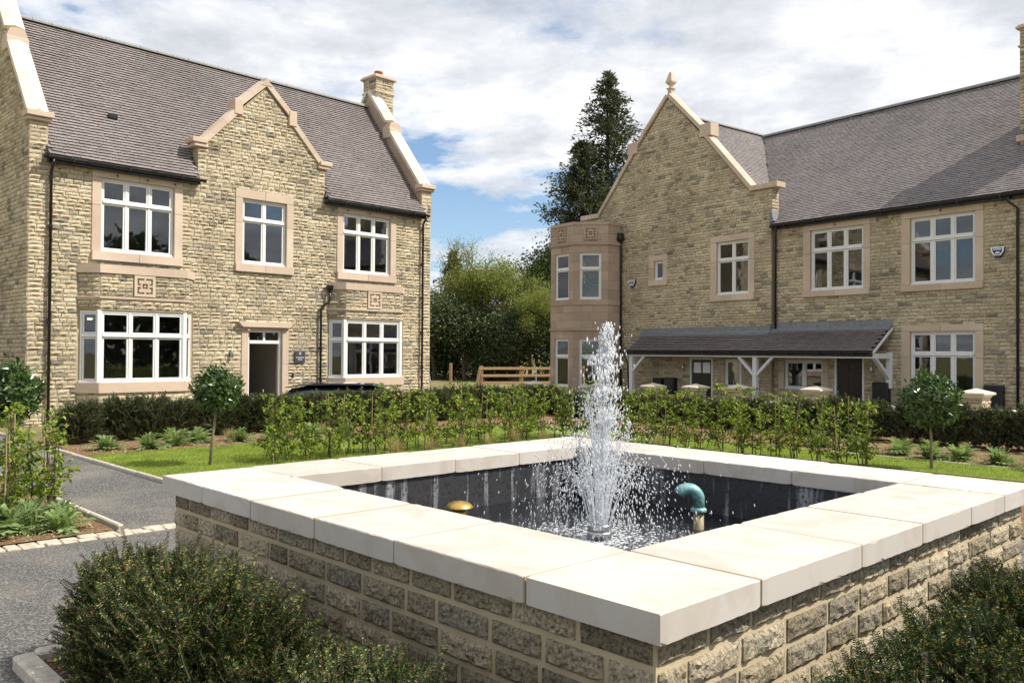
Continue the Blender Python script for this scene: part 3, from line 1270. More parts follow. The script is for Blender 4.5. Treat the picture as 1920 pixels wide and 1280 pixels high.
# chimney stones
CHX, CHX1, CHY, CHY1 = 11.45, 12.2, 2.6, 3.3


def chimney(house, S, x0, x1, y0, y1, zb, zt, seed, pots=1):
    for M, w in ((Matrix.Translation((x0, y0, 0)), x1 - x0), (Matrix.Translation((x0, y1, 0)) @ Matrix.Rotation(R(-90), 4, 'Z'), y1 - y0),
                 (Matrix.Translation((x1, y0, 0)) @ Matrix.Rotation(R(90), 4, 'Z'), y1 - y0), (Matrix.Translation((x1, y1, 0)) @ Matrix.Rotation(R(180), 4, 'Z'), x1 - x0)):
        fill_stones(S, 0, w, zb, zt - .13, [], M, seed=seed)
        seed += 1
    MB().box(x0 + .012, x1 - .012, y0 + .012, y1 - .012, zb, zt - .1).build('chimney_core', 'mortar', house)
    for z, e, h in ((zt - .62, .045, .06), (zt - .17, .03, .05), (zt - .12, .09, .075), (zt - .045, .05, .045)):
        MB().cbox(x0 - e, x1 + e, y0 - e, y1 + e, z, z + h - .002, .012).build('chimney_band', 'dressed_stone', house)
    for i in range(pots):
        cx = x0 + (x1 - x0) * (i + .5) / pots
        MB().lathe([(.13, 0), (.12, .12), (.125, .15), (.15, .17), (.15, .22), (.11, .22), (.11, .1)], 18, (cx, (y0 + y1) / 2, zt)).build('chimney_pot', 'terracotta', house, True)


chimney(HL, S, CHX, CHX1, CHY, CHY1, 6.0, 11.22, 60)
place_stones(HL, S)
MB().cbox(CHX + .1, CHX1 + .03, CHY - .03, CHY + .1, 9.72, 9.86, .01).build('flashing', 'lead', HL)
# window surrounds, windows
for i, (a, b) in enumerate(winU):
    top = 5.97 if i != 1 else 6.02
    surround(HL, a - .215, b + .215, 3.81, top, a, b, 4.03, 5.78)
    window(HL, a, b, 4.03, 5.78, 2 if i == 1 else 3, 5.22)
surround(HL, 5.18, 6.60, -.2, 2.33, 5.38, 6.40, -.2, 2.26, sill=False, split=1)
hood = MB().prism([(5.04, 2.47), (6.69, 2.47), (6.63, 2.40), (6.56, 2.335), (5.17, 2.335), (5.10, 2.40)], -.15, .02)
hood.build('door_hood', 'dressed_stone', HL)
# front door, standing open
df = MB()
df.cbox(5.38, 5.445, .04, .13, -.06, 2.26, .006).cbox(6.335, 6.40, .04, .13, -.06, 2.26, .006)
df.cbox(5.445, 6.335, .042, .13, 2.20, 2.26, .006).cbox(5.445, 6.335, .03, .13, 1.89, 1.98, .006).cbox(5.86, 5.92, .044, .12, 1.98, 2.20, .005)
door = df.build('door_frame', 'white_paint', HL)
for a, b in ((5.445, 5.86), (5.92, 6.335)):
    MB().box(a, b, .085, .091, 1.98, 2.20).build('pane', 'window_glass', door)
Md = Matrix.Translation((5.45, .12, 0)) @ Matrix.Rotation(R(82), 4, 'Z')
dl = MB().cbox(0, .88, 0, .045, -.05, 1.88, .006, Md)
for z0, z1 in ((.15, .8), (.95, 1.7)):
    for xx in (.12, .5):
        dl.cbox(xx, xx + .27, -.012, .01, z0, z1, .006, Md)
d_ = dl.build('door', 'dark_door', HL)
MB().tube(xf(Md, [(.82, -.05, .9), (.82, -.05, 1.06)]), .012, 8).build('handle', 'steel', d_)
inner = MB().cbox(5.55, 6.2, 3.55, 3.6, -.05, 1.95, .006).cbox(6.3, 6.36, 2.3, 3.2, -.05, 2.0, .006)
inner.build('inner_door', 'room_wall', HL)
MB().cbox(5.2, 6.6, -.45, .04, -.32, -.07, .015).build('door_step', 'dressed_stone', HL)
# bays
for bi, (a, b) in enumerate(bays):
    p, c = .38, .36
    poly = lambda e, f=0: [(a - e, f), (a + c - e * .45, -p - e), (b - c + e * .45, -p - e), (b + e, f)]

    def slab(mb, e, z0, z1, f=.02):
        P = poly(e, f)
        n = 4
        mb.add([(x, y, z0) for x, y in P] + [(x, y, z1) for x, y in P],
               [(3, 2, 1, 0), (4, 5, 6, 7)] + [(i, (i + 1) % n, (i + 1) % n + n, i + n) for i in range(n)])
    # solid parts behind the stones
    mb = MB()
    slab(mb, -.006, 2.62, 3.48, .02)
    slab(mb, -.006, -.6, .70, .02)
    mb.build('bay_core', 'mortar', HL)
    for z0, z1, e, nm in ((3.49, 3.69, .045, 'bay_coping'), (2.86, 2.90, .02, 'string_course'), (2.90, 2.945, .05, 'string_course'), (.69, .925, .05, 'bay_sill')):
        mb = MB()
        slab(mb, e, z0, z1, -.02)
        mb.build(nm, 'dressed_stone', HL)
    MB().box(a + .3, b - .3, -.3, 0.3, 3.685, 3.70).build('bay_roof', 'lead', HL)
    knot_panel(HL, (a + b) / 2, 3.225, .50, Matrix.Translation((0, -p, 0)))
    # timber bay window: front of three lights, one light on each cant
    M0 = Matrix.Translation((0, -p + .03, 0))
    window(HL, a + c + .02, b - c - .02, .93, 2.61, 3, 2.03, M0, y=.0)
    Lc = math.hypot(p, c)
    for sgn in (1, -1):
        ang = -math.atan2(p, c) if sgn > 0 else math.atan2(p, c)
        Mx = Matrix.Translation((a if sgn > 0 else b - c, 0 if sgn > 0 else -p, 0)) @ Matrix.Rotation(ang, 4, 'Z') @ Matrix.Translation((0, .03, 0))
        window(HL, .04 if sgn > 0 else .03, Lc - .03 if sgn > 0 else Lc - .04, .93, 2.61, 1, 2.03, Mx, y=.0)
        xx = a + c if sgn > 0 else b - c
        MB().cbox(xx - .05, xx + .05, -p + .012, -p + .11, .925, 2.625, .01).build('corner_post', 'white_paint', HL)
# roof
deck = MB()
for xa, xb, yy in ((.36, 3.90, -.2), (3.90, 7.76, .29), (7.76, WL - .36, -.2)):
    ze = EZ + (yy + .2) * KL
    v = [(xa, yy, ze), (xb, yy, ze), (xb, RY, RZ), (xa, RY, RZ), (xb, 6.1, EZ), (xa, 6.1, EZ)]
    deck.add(v + [(x, y, z - .06) for x, y, z in v], [(0, 1, 2, 3), (3, 2, 4, 5), (7, 6, 9, 8), (8, 9, 11, 10), (0, 6, 7, 1), (4, 10, 11, 5), (1, 7, 8, 2), (2, 8, 10, 4), (0, 3, 9, 6), (3, 5, 11, 9)])
# front gable roof behind the parapet
gy = lambda z: (z - EZ) / KL - .2
deck.add([(3.95, .3, 6.55), (7.71, .3, 6.55), (GX, .3, 8.62), (3.95, gy(6.55), 6.55), (7.71, gy(6.55), 6.55), (GX, gy(8.62), 8.62)], [(0, 2, 5, 3), (1, 4, 5, 2), (0, 1, 2)])
deck.build('roof_deck', 'room_dark', HL)
SLk = math.hypot(1, KL)
Lsl = (RY + .2) * SLk
tl = MB()


def keepL(x, s):
    X = x + .36
    Z = EZ + s * KL / SLk
    Y = -.2 + s / SLk
    inside = (np.abs(X - GX) < 1.97) & (Y < .28)
    ing = (np.abs(X - GX) < np.minimum(1.9, 1.93 * (8.7 - Z) / (8.7 - 6.6))) & (Z < 8.7)
    return (X > .38) & (X < WL - .38) & ~inside & ~ing


tiles(tl, (.36, -.2, EZ), (1, 0, 0), (0, 1 / SLk, KL / SLk), int((WL - .72) / .165), int(Lsl / .105), keepL)
for sg in (-1, 1):
    k2 = (8.62 - 6.55) / 1.88
    s2 = math.hypot(1, k2)
    tiles(tl, (GX + sg * 1.88, .3, 6.55), (0, 1, 0), (-sg / s2, 0, k2 / s2), 14, int(1.88 * s2 / .1),
          lambda x, s: (x + .3) < (6.55 + s * k2 / s2 - EZ) / KL - .2)
tl.build('roof_tiles', 'roof_tile', HL, stuff=True)
ridge_tiles(HL, (.4, RY, RZ + .02), (WL - .4, RY, RZ + .02))
for x0, x1 in ((.37, 3.93), (7.73, WL - .37)):
    MB().cbox(x0, x1, -.165, -.02, EZ - .17, EZ - .02, .006).build('fascia', 'black_plastic', HL)
gutter(HL, .22, 4.02, -.235, EZ - .05)
gutter(HL, 7.64, WL - .28, -.235, EZ - .05)
# eaves gaps at the gable: lead soakers
for x in (.36, 3.94, 7.72, WL - .36):
    sg = 1 if x in (3.94, WL - .36) else -1
    for k in range(3):
        z = EZ + .04 + k * .14
        MB().box(x - sg * .02 - .01 + (0 if x in (.36, WL - .36) else 0), x - sg * .02 + .01, -.10 + k * .11, -.02 + k * .11, z, z + .10).build('flashing', 'lead', HL)
# end parapets
for x0, x1, sg in ((-.03, .42, -1), (WL - .42, WL + .05, 1)):
    xc, w = (x0 + x1) / 2, x1 - x0
    zc = lambda y: 6.86 + 1.235 * y
    rake(HL, (xc, .12, zc(.12)), (xc, 1.72, zc(1.72)), (1, 0, 0), w, .10, .17, 7, 'pale_coping')
    rake(HL, (xc, 1.95, zc(1.95) + .12), (xc, RY, zc(RY) + .12), (1, 0, 0), w, .10, .17, 3, 'pale_coping')
    rake(HL, (xc, RY, zc(RY) + .12), (xc, 5.8, 6.95), (1, 0, 0), w, .10, .17, 10, 'pale_coping')
    MB().cbox(x0 - .02, x1 + .02, 1.62, 2.02, zc(1.7) - .12, zc(1.7) + .20, .015).build('coping_block', 'dressed_stone', HL)
    MB().prism([(x0 - .01, zc(1.7) + .202), (x1 + .01, zc(1.7) + .202), (x1 - .06, zc(1.7) + .40), (xc, zc(1.7) + .44), (x0 + .06, zc(1.7) + .40)], 1.66, 2.02).build('coping_block', 'dressed_stone', HL)
    k = MB()
    k.cbox(x0 - .06, x1 + .06, -.14, .24, 6.93, 7.06, .012)
    k.cbox(x0 - .03, x1 + .03, -.09, .24, 6.845, 6.928, .02)
    k.build('kneeler', 'dressed_stone', HL)
    # parapet body between roof and coping
    MB().add([(x, y, z) for x in (x0 + .03, x1 - .03) for y, z in ((.0, 6.0), (.0, zc(0) + .01), (RY, zc(RY) + .11), (RY, 9.3))],
             [(0, 1, 2, 3), (7, 6, 5, 4), (0, 4, 5, 1), (1, 5, 6, 2), (2, 6, 7, 3), (3, 7, 4, 0)]).build('parapet', 'ashlar', HL)
# front gable coping
for sg in (-1, 1):
    W = (0, 1, 0)
    q = lambda dx, z: (GX + sg * dx, .14, z)
    rake(HL, q(1.80, 6.95), q(.80, 8.02), W, .40, .15, .20, 3)
    rake(HL, q(.72, 8.24), q(.0, 8.92), W, .40, .15, .20, 2)
    xa, xb = sorted((GX + sg * .70, GX + sg * .94))
    MB().cbox(xa, xb, -.08, .34, 7.98, 8.40, .012).build('coping_block', 'dressed_stone', HL)
    xa, xb = sorted((GX + sg * 1.70, GX + sg * 2.10))
    kk = MB().cbox(xa, xb, -.12, .34, 7.03, 7.16, .012)
    xa, xb = sorted((GX + sg * 1.66, GX + sg * 2.03))
    kk.cbox(xa, xb, -.085, .34, 6.935, 7.028, .012)
    kk.build('kneeler', 'dressed_stone', HL)
MB().prism([(GX - .16, 8.93), (GX + .16, 8.93), (GX, 9.15)], -.07, .34).build('coping_stone', 'dressed_stone', HL)
# rainwater pipes
bz = [5.6, 4.5, 3.4, 2.3, 1.2, .3]
downpipe(HL, [(.44, -.235, EZ - .1), (.44, -.235, EZ - .2), (.44, -.09, EZ - .38), (.44, -.09, -.1)], brackets=[(.44, -.09, z) for z in bz])
downpipe(HL, [(11.36, -.235, EZ - .1), (11.36, -.235, EZ - .18), (11.36, -.09, EZ - .35), (11.36, -.09, -.5)], brackets=[(11.36, -.09, z) for z in bz])
hp = downpipe(HL, [(7.86, -.14, 3.42), (7.86, -.14, 3.2), (7.82, -.13, 3.1), (7.62, -.10, 2.98), (7.60, -.09, 2.85), (7.60, -.09, -.4)], brackets=[(7.60, -.09, z) for z in (2.7, 1.8, .9)])
MB().lathe([(.05, 0), (.06, .04), (.10, .12), (.105, .2), (.09, .2)], 12, (7.86, -.14, 3.4)).build('hopper', 'black_plastic', hp)
# small hooks for lights under the eaves
for x, z in ((.62, 5.82), (1.22, 5.83), (1.9, 5.86), (2.62, 5.86), (3.3, 5.86), (8.0, 5.82), (8.5, 5.85), (9.3, 5.85), (10.1, 5.85), (10.6, 5.83), (11.0, 5.8)):
    MB().tube([(x, .0, z), (x, -.12, z), (x, -.13, z - .04)], .012, 6).build('hook', 'black_plastic', HL)
MB().cbox(2.0, 2.22, .83 - .04, .87, 7.44, 7.55, .01, Matrix.Translation((0, 0, 0))).build('roof_vent', 'black_plastic', HL)
# low wall behind on the left
gw = thing('garden_wall', 'lower stone wall with flat coping behind the left house corner', 'wall', (-10.84943, 18.94525, 0), R(45.786))
S2 = []
Mg = Matrix.Translation((-4.2, 3.2, 0))
fill_stones(S2, 0, 4.1, -.4, 2.0, [], Mg, seed=77)
place_stones(gw, S2, 60)
MB().box(-4.2, -.1, 3.21, 3.5, -.5, 2.0).build('wall_core', 'mortar', gw)
for i in range(6):
    MB().cbox(-4.25 + i * .69, -4.25 + (i + 1) * .69 - .006, 3.12, 3.6, 2.0, 2.09, .012).build('coping_stone', 'dressed_stone', gw)
# things fixed to the house
wall_lamp('slim steel wall lamp left of the open front door', HL, 4.88, 1.62)
pl = tag(bpy.data.objects.new('name_plaque', None), 'square dark slate name plaque right of the open front door', 'sign')
COL.objects.link(pl)
pl.matrix_world = HL.matrix_basis @ Matrix.Translation((6.95, -.06, 1.53))
MB().cbox(-.165, .165, 0, .03, -.165, .165, .006).build('slate', 'plaque_slate', pl)
MB().lathe([(.028, 0), (.032, .002), (.036, 0)], 16, M=Matrix.Translation((0, -.001, .10)) @ Matrix.Rotation(R(90), 4, 'X')).build('emblem', 'plaque_ink', pl)
# two faint rows of marks, too small in the photo to be read
for z, n, w in ((-.012, 9, .26), (-.072, 5, .14)):
    mk = MB()
    for i in range(n):
        x = -w / 2 + w * (i + .5) / n
        mk.box(x - w / n * .33, x + w / n * .33, -.003, .001, z - .014, z + .014)
    mk.build('faint_marks', 'plaque_ink', pl)
bl = tag(bpy.data.objects.new('door_bell', None), 'tiny black bell push right of the open front door', 'door bell')
COL.objects.link(bl)
bl.matrix_world = HL.matrix_basis @ Matrix.Translation((6.74, -.03, 1.02))
MB().cbox(-.03, .03, -.02, .03, -.055, .055, .01).build('plate', 'black_plastic', bl)
MB().lathe([(.012, 0), (.012, .01)], 10, M=Matrix.Translation((0, -.02, 0)) @ Matrix.Rotation(R(90), 4, 'X')).build('button', 'steel', bl)

# ------------------------------------------------------------------ right house
HR = thing('stone_house', 'long stone house in shade with tall gable, corner turret and tiled porch', 'house', (8.37899, 27.16754, 0), R(-52.808))
WR = 9.6
EZR, RYR, RZR = 5.84, 5.3, 10.33
KR = (RZR - EZR) / (RYR + .2)
GXR, GH, GP = -4.42, 4.42, -.12            # gable axis, half width, front plane
GRZ = 10.42
G0 = -.6
wing = [(1.33, 3.08, 3.65, 5.50), (4.47, 6.22, 3.65, 5.50), (4.47, 6.22, .48, 2.35)]
gabw = [(-2.20, -.86, 3.69, 5.48), (-5.08, -4.63, 4.38, 5.08)]
doors = [(-3.36, -2.36, -.48, 1.56), (2.15, 3.10, -.48, 1.66)]
lowg = (-1.84, -1.17, .58, 1.52)
loww = (.40, 1.76, .62, 1.52)
core = MB()
holed(core, .0, WR, G0, 5.72, .005, .30, [*wing, doors[1], loww])
holed(core, -8.83, -.02, G0, 7.02, GP + .005, GP + .30, [*gabw, doors[0], lowg])
core.prism([(-8.83, 7.02), (-.02, 7.02), (-.75, 7.02), (GXR, 10.95), (-8.09, 7.02)], GP + .005, GP + .30)
core.box(-.32, -.02, GP + .30, 10, G0, 6.2).box(-8.83, -8.53, GP + .30, 10, G0, 6.2).box(WR - .3, WR, .30, 10.6, G0, 5.7).box(-.02, WR, 10.3, 10.6, G0, 5.7).box(-8.83, -.02, 10.0, 10.3, G0, 6.2)
core.build('wall', 'mortar', HR)
rm = MB()
for a, b, z0, z1, y0 in ((.3, 4.0, 3.05, 5.6, .31), (4.05, 9.2, 3.05, 5.6, .31), (-8.4, -3.6, 3.05, 5.8, .2), (-3.5, -.4, 3.05, 5.8, .2), (.05, 4.0, -.4, 2.7, .31), (4.05, 9.2, -.4, 2.7, .31),
                         (-8.4, -3.5, -.4, 2.7, .2), (-2.3, -.4, -.4, 2.7, .2)):
    rm.box(a, b, 4.2, 4.3, z0, z1)
    rm.box(a - .04, a, y0, 4.2, z0, z1)
    rm.box(b, b + .04, y0, 4.2, z0, z1)
    rm.box(a, b, y0, 4.2, z1, z1 + .1)
    rm.box(a, b, y0, 4.2, z0 - .1, z0)
rm.build('room_walls', 'room_wall', HR)
S = []
fill_stones(S, .02, WR, G0 + .05, 5.72, [(a - .22, b + .2, c - .12, d + .15) for a, b, c, d in wing] + [(doors[1][0] - .02, doors[1][1] + .02, G0, 1.7), (loww[0] - .18, loww[1] + .18, loww[2] - .02, loww[3] + .2)], seed=101)
MG = Matrix.Translation((0, GP, 0))


def xrg(z):
    if z < 7.05:
        return (-8.83, 0)
    if z < 9.2:
        h = 3.58 - (z - 7.05) * (3.58 - 1.68) / (9.2 - 7.05)
    else:
        h = 1.68 * (10.95 - z) / (10.95 - 9.2)
    return (GXR - h, GXR + h)


fill_stones(S, -8.83, 0, G0 + .05, 10.85, [(a - .22, b + .2, c - .12, d + .15) for a, b, c, d in gabw] + [(doors[0][0] - .02, doors[0][1] + .02, G0, 1.6), (lowg[0] - .03, lowg[1] + .03, lowg[2] - .03, lowg[3] + .03)],
            MG, xr=xrg, seed=102)
# return of the gable parapet above the wing roof
fill_stones(S, 0, .36, 5.72, 7.03, [], Matrix.Translation((0, GP, 0)) @ Matrix.Rotation(R(90), 4, 'Z'), seed=103)
MB().box(-.33, -.005, GP + .30, GP + .37, 5.7, 7.03).build('parapet_core', 'mortar', HR)
chimney(HR, S, 6.6, 7.9, 1.75, 3.05, 6.6, 10.70, 110, 2)
MB().cbox(6.52, 7.98, 1.67, 3.13, 7.50, 7.68, .015).build('chimney_band', 'dressed_stone', HR)
place_stones(HR, S)
for i, (a, b, c, d) in enumerate(wing):
    surround(HR, a - .25, b + .21, c - .19, d + .19, a, b, c, d)
    window(HR, a, b, c, d, 3, d - .62)
for i, (a, b, c, d) in enumerate(gabw):
    surround(HR, a - .26, b + .22, c - .21, d + .2, a, b, c, d, MG, split=2 if i == 0 else 1)
    window(HR, a, b, c, d, 2 if i == 0 else 1, d - .62 if i == 0 else None, MG)
surround(HR, loww[0] - .2, loww[1] + .2, loww[2] - .02, loww[3] + .22, *loww, sill=False)
window(HR, *loww, 2, None)
window(HR, *lowg, 1, None, MG, y=.02)
# doors
for (a, b, c, d), M, lights in ((doors[0], MG, True), (doors[1], I4, False)):
    fr = MB().cbox(a, a + .06, -.01, .1, c, d, .006, M).cbox(b - .06, b, -.01, .1, c, d, .006, M).cbox(a + .06, b - .06, -.008, .1, d - .06, d, .006, M)
    fo = fr.build('door_frame', 'white_paint', HR)
    db = MB().cbox(a + .062, b - .062, .045, .09, c, d - .062, .005, M)
    for xx in (a + .14, (a + b) / 2 + .04):
        w = (b - a) / 2 - .18
        db.cbox(xx, xx + w, .03, .05, c + .2, c + .85, .008, M)
        db.cbox(xx, xx + w, .03, .05, c + 1.0, d - .62, .008, M)
        if not lights:
            db.cbox(xx, xx + w, .03, .05, d - .52, d - .18, .008, M)
    do = db.build('door', 'dark_door', HR)
    if lights:
        for xx in (a + .14, (a + b) / 2 + .04):
            MB().box(xx, xx + (b - a) / 2 - .18, .036, .044, d - .52, d - .16, M).build('door_light', 'alarm_white', do)
    MB().tube(xf(M, [(a + .12, .0, c + .95), (a + .12, .0, c + 1.12)]), .012, 8).build('handle', 'steel', do)
# roofs
deck = MB()
v = [(-4.42, -.2, EZR), (WR + .1, -.2, EZR), (WR + .1, RYR, RZR), (-4.42, RYR, RZR), (WR + .1, 10.8, EZR), (-4.42, 10.8, EZR)]
v[0] = (.0, -.2, EZR)
deck.add([(.0, -.2, EZR - .04), (WR, -.2, EZR - .04), (WR, RYR, RZR - .04), (-4.42, RYR, RZR - .04), (WR, 10.8, EZR), (-4.42, 10.8, EZR)], [(0, 1, 2, 3), (3, 2, 4, 5)])
deck.add([(WR - .02, -.2, EZR - .04), (WR - .02, 10.8, EZR - .04), (WR - .02, RYR, RZR - .04)], [(0, 1, 2)])
deck.add([(-.0, GP + .28, GRZ - GH - .04), (GXR, GP + .28, GRZ - .04), (-8.84, GP + .28, GRZ - GH - .04), (-.0, 11, GRZ - GH - .04), (GXR, 11, GRZ - .04), (-8.84, 11, GRZ - GH - .04)],
         [(0, 3, 4, 1), (1, 4, 5, 2), (3, 5, 4)])
deck.build('roof_deck', 'room_dark', HR)
SR = math.hypot(1, KR)
tl = MB()


def keepW(x, s):
    X = x - 4.42
    Y = -.2 + s / SR
    Z = EZR + s * KR / SR
    zg = GRZ - np.abs(X - GXR)
    return (X < WR - .05) & ((X > .02) | ((zg < Z) & (Y > .25))) & ~((X > 6.6) & (X < 7.9) & (Y > 1.75) & (Y < 3.05))


tiles(tl, (-4.42, -.2, EZR), (1, 0, 0), (0, 1 / SR, KR / SR), int((WR + 4.42) / .165), int((RYR + .2) * SR / .105), keepW, th=.011)
q2 = math.sqrt(2)
for sg in (1, -1):
    def keepG(x, s, sg=sg):
        Z = GRZ - GH + s / q2
        Y = GP + .26 + x
        zm = EZR + (Y + .2) * KR
        return (Z > zm - .03) if sg > 0 else (Y < 10)
    tiles(tl, (GXR + sg * GH, GP + .26, GRZ - GH), (0, 1, 0), (-sg / q2, 0, 1 / q2), 36 if sg > 0 else 60, int(GH * q2 / .105), keepG, th=.013)
tl.build('roof_tiles', 'roof_tile', HR, stuff=True)
ridge_tiles(HR, (-4.3, RYR, RZR + .03), (WR, RYR, RZR + .03))
ridge_tiles(HR, (GXR, .3, GRZ + .02), (GXR, 5.4, GRZ + .02))
MB().cbox(.02, WR, -.165, -.02, EZR - .17, EZR - .03, .006).build('fascia', 'black_plastic', HR)
gutter(HR, .04, WR, -.235, EZR - .05)
MB().prism([(-.03, 5.85), (.12, 5.95), (.04, 6.3), (-.02, 6.2)], -.2, .1).build('flashing', 'lead', HR)
# gable coping
for sg in (-1, 1):
    W = (0, 1, 0)
    yc = GP + .13
    q = lambda dx, z: (GXR + sg * dx, yc, z)
    rake(HR, q(3.62, 7.06), q(1.70, 9.20), W, .42, .13, .18, 5, 'dressed_stone')
    rake(HR, q(1.52, 9.46), q(.0, 10.98), W, .42, .13, .18, 4, 'dressed_stone')
    xa, xb = sorted((GXR + sg * 1.50, GXR + sg * 2.0))
    MB().cbox(xa, xb, GP - .09, GP + .35, 9.20, 9.64, .012).build('coping_block', 'dressed_stone', HR)
    xa, xb = sorted((GXR + sg * 3.60, GXR + sg * 4.16))
    MB().cbox(xa, xb, GP - .085, GP + .35, 7.03, 7.205, .012).build('kneeler', 'dressed_stone', HR)
    xa, xb = sorted((GXR + sg * 4.163, GXR + sg * 4.66))
    MB().cbox(xa, xb, GP - .085, GP + .40, 7.03, 7.205, .012).build('kneeler', 'dressed_stone', HR)
fin = MB().lathe([(.10, 0), (.10, .05), (.085, .08), (.085, .20), (.125, .23), (.125, .26), (.05, .30), (.045, .34), (.135, .45), (.145, .50), (.125, .56), (.05, .84), (.0, .88)], c=(GXR, GP + .13, 11.06), square=True)
fin.build('finial', 'dressed_stone', HR)
# corner turret
TC = (-8.37, -.18)
AP, SD = 1.57, 1.30
TW = .82
for k in range(8):
    ang = R(-90 + 45 * k)
    if k in (3, 4, 5):
        continue
    M = Matrix.Translation((TC[0], TC[1], 0)) @ Matrix.Rotation(R(45 * k), 4, 'Z') @ Matrix.Translation((0, -AP, 0))
    has = k in (0, 1, 7)
    holes = [(-TW / 2, TW / 2, 3.73, 5.51), (-TW / 2, TW / 2, .40, 2.24)] if has else []
    cw = MB()
    holed(cw, -SD / 2, SD / 2, G0, 6.5, .004, .28, holes, M)
    cw.build('turret_wall', 'mortar', HR)
    # ashlar courses, one block at a time
    levels = np.concatenate([np.arange(-.5, .41, .30), [.40, .77, 1.14, 1.5, 1.87, 2.24, 2.55], [2.65, 2.94, 3.24, 3.52], [3.73, 4.09, 4.44, 4.8, 5.15, 5.51, 5.80], [5.92, 6.22, 6.56]])
    levels = np.unique(np.round(levels, 3))
    for j in range(len(levels) - 1):
        a, b = levels[j], levels[j + 1]
        if b - a < .05:
            continue
        iv = [(-SD / 2 - .012, SD / 2 + .012)]
        for h in holes:
            if h[2] < (a + b) / 2 < h[3]:
                iv = [(-SD / 2 - .012, -TW / 2), (TW / 2, SD / 2 + .012)]
        for p, q in iv:
            n = 1 if q - p < .5 else 3
            cut = [p] + sorted(p + (q - p) * (i / n + (.12 if j % 2 else -.1)) for i in range(1, n)) + [q]
            for c0, c1 in zip(cut[:-1], cut[1:]):
                MB().cbox(c0 + .002, c1 - .002, -.022 + rng.normal(0, .001), .02, a + .002, b - .002, .004, M).build('ashlar_block', 'ashlar', HR)
    for z0, z1, e in ((2.55, 2.65, .07), (3.52, 3.73, .05), (5.80, 5.92, .08), (6.56, 6.68, .05)):
        w2 = (AP + e) * math.tan(math.pi / 8)
        MB().prism([(-w2, z0), (w2, z0), (w2, z1), (-w2, z1)], -e, .05, M).build('turret_band', 'ashlar', HR)
    if has:
        window(HR, -TW / 2, TW / 2, 3.73, 5.51, 1, 4.90, M, y=.03)
        window(HR, -TW / 2, TW / 2, .40, 2.24, 1, 1.56, M, y=.03)
        knot_panel(HR, 0, 6.24, .50, M, y=-.085, mat='ashlar')
tr_ = MB().lathe([(1.5 / math.cos(math.pi / 8), 6.45), (1.5 / math.cos(math.pi / 8), 6.5)], 8, (TC[0], TC[1], 0), M=None)
tr_.build('turret_roof', 'lead', HR)
MB().lathe([(1.3, 2.95), (1.3, 3.05)], 8, (TC[0], TC[1], 0)).build('turret_floor', 'room_floor', HR)
# rain pipes
xc = -6.72
hp = downpipe(HR, [(xc, GP - .10, 5.95), (xc, GP - .10, 5.7), (xc, GP - .08, -.45)], brackets=[(xc, GP - .08, z) for z in (5.0, 3.6, 2.2, .8)], wall_y=GP)
MB().lathe([(.06, 0), (.08, .05), (.15, .10), (.16, .18), (.12, .19), (.12, .36), (.1, .36)], 12, (xc, GP - .14, 5.92)).build('hopper', 'black_plastic', hp)
downpipe(HR, [(.24, -.235, EZR - .1), (.24, -.235, EZR - .22), (.12, -.08, EZR - .45), (.12, -.08, 2.45)], brackets=[(.12, -.08, z) for z in (5.0, 4.0, 3.0)])
downpipe(HR, [(7.12, -.235, EZR - .1), (7.12, -.235, EZR - .25), (7.28, -.09, EZR - .42), (7.28, -.09, -.45)], brackets=[(7.28, -.09, z) for z in (5.0, 3.8, 2.6, 1.4, .2)])
for x, z in ((.78, 5.55), (2.2, 5.6), (3.55, 5.56), (4.0, 5.56), (5.35, 5.62), (6.75, 5.56), (7.5, 5.58)):
    MB().tube([(x, .0, z), (x, -.12, z), (x, -.13, z - .04)], .012, 6).build('hook', 'black_plastic', HR)

# porch along the front
PX0, PX1, PY, PZ0, PZ1 = -5.62, 3.95, -1.05, 1.80, 2.48
kp = (PZ1 - PZ0) / (0 - PY - .05)
sp = math.hypot(1, kp)
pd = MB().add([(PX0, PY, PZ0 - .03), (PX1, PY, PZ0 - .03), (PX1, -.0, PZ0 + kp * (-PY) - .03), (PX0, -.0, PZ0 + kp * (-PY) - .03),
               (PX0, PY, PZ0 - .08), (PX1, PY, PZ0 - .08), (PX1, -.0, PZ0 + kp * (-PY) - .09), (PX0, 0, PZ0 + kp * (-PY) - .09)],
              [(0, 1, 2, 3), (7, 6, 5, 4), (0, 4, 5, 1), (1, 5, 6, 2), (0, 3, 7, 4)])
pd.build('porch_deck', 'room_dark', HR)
tl = MB()
tiles(tl, (PX0, PY - .02, PZ0), (1, 0, 0), (0, 1 / sp, kp / sp), int((PX1 - PX0) / .165), int(1.03 * sp / .105), lambda x, s: (x > 0) & (x < PX1 - PX0) & ((x + PX0 > 0) | (PY + s / sp < GP - .02)))
tl.build('porch_tiles', 'roof_tile', HR, stuff=True)
for xa, xb, yy in ((PX0 - .05, -.0, GP), (.0, PX1 + .02, 0)):
    zz_ = PZ0 + kp * (yy - PY)
    MB().prism([(yy - .20, zz_ - .12), (yy - .035, zz_ + .02), (yy - .035, zz_ + .19), (yy - .05, zz_ + .19), (yy - .06, zz_ + .03), (yy - .20, zz_ - .095)], 0, 1,
               Matrix(((0, xb - xa, 0, xa), (1, 0, 0, 0), (0, 0, 1, 0), (0, 0, 0, 1)))).build('porch_flashing', 'lead', HR)
gutter(HR, PX0 - .02, PX1 + .0, PY - .06, PZ0 - .03, .055)
MB().cbox(PX0, PX1, PY + .03, PY + .16, PZ0 - .20, PZ0 - .082, .008).build('porch_beam', 'white_wood', HR)
MB().cbox(PX0 + .0, PX1, PY - .0, PY + .028, PZ0 - .15, PZ0 - .03, .004).build('porch_fascia', 'black_plastic', HR)
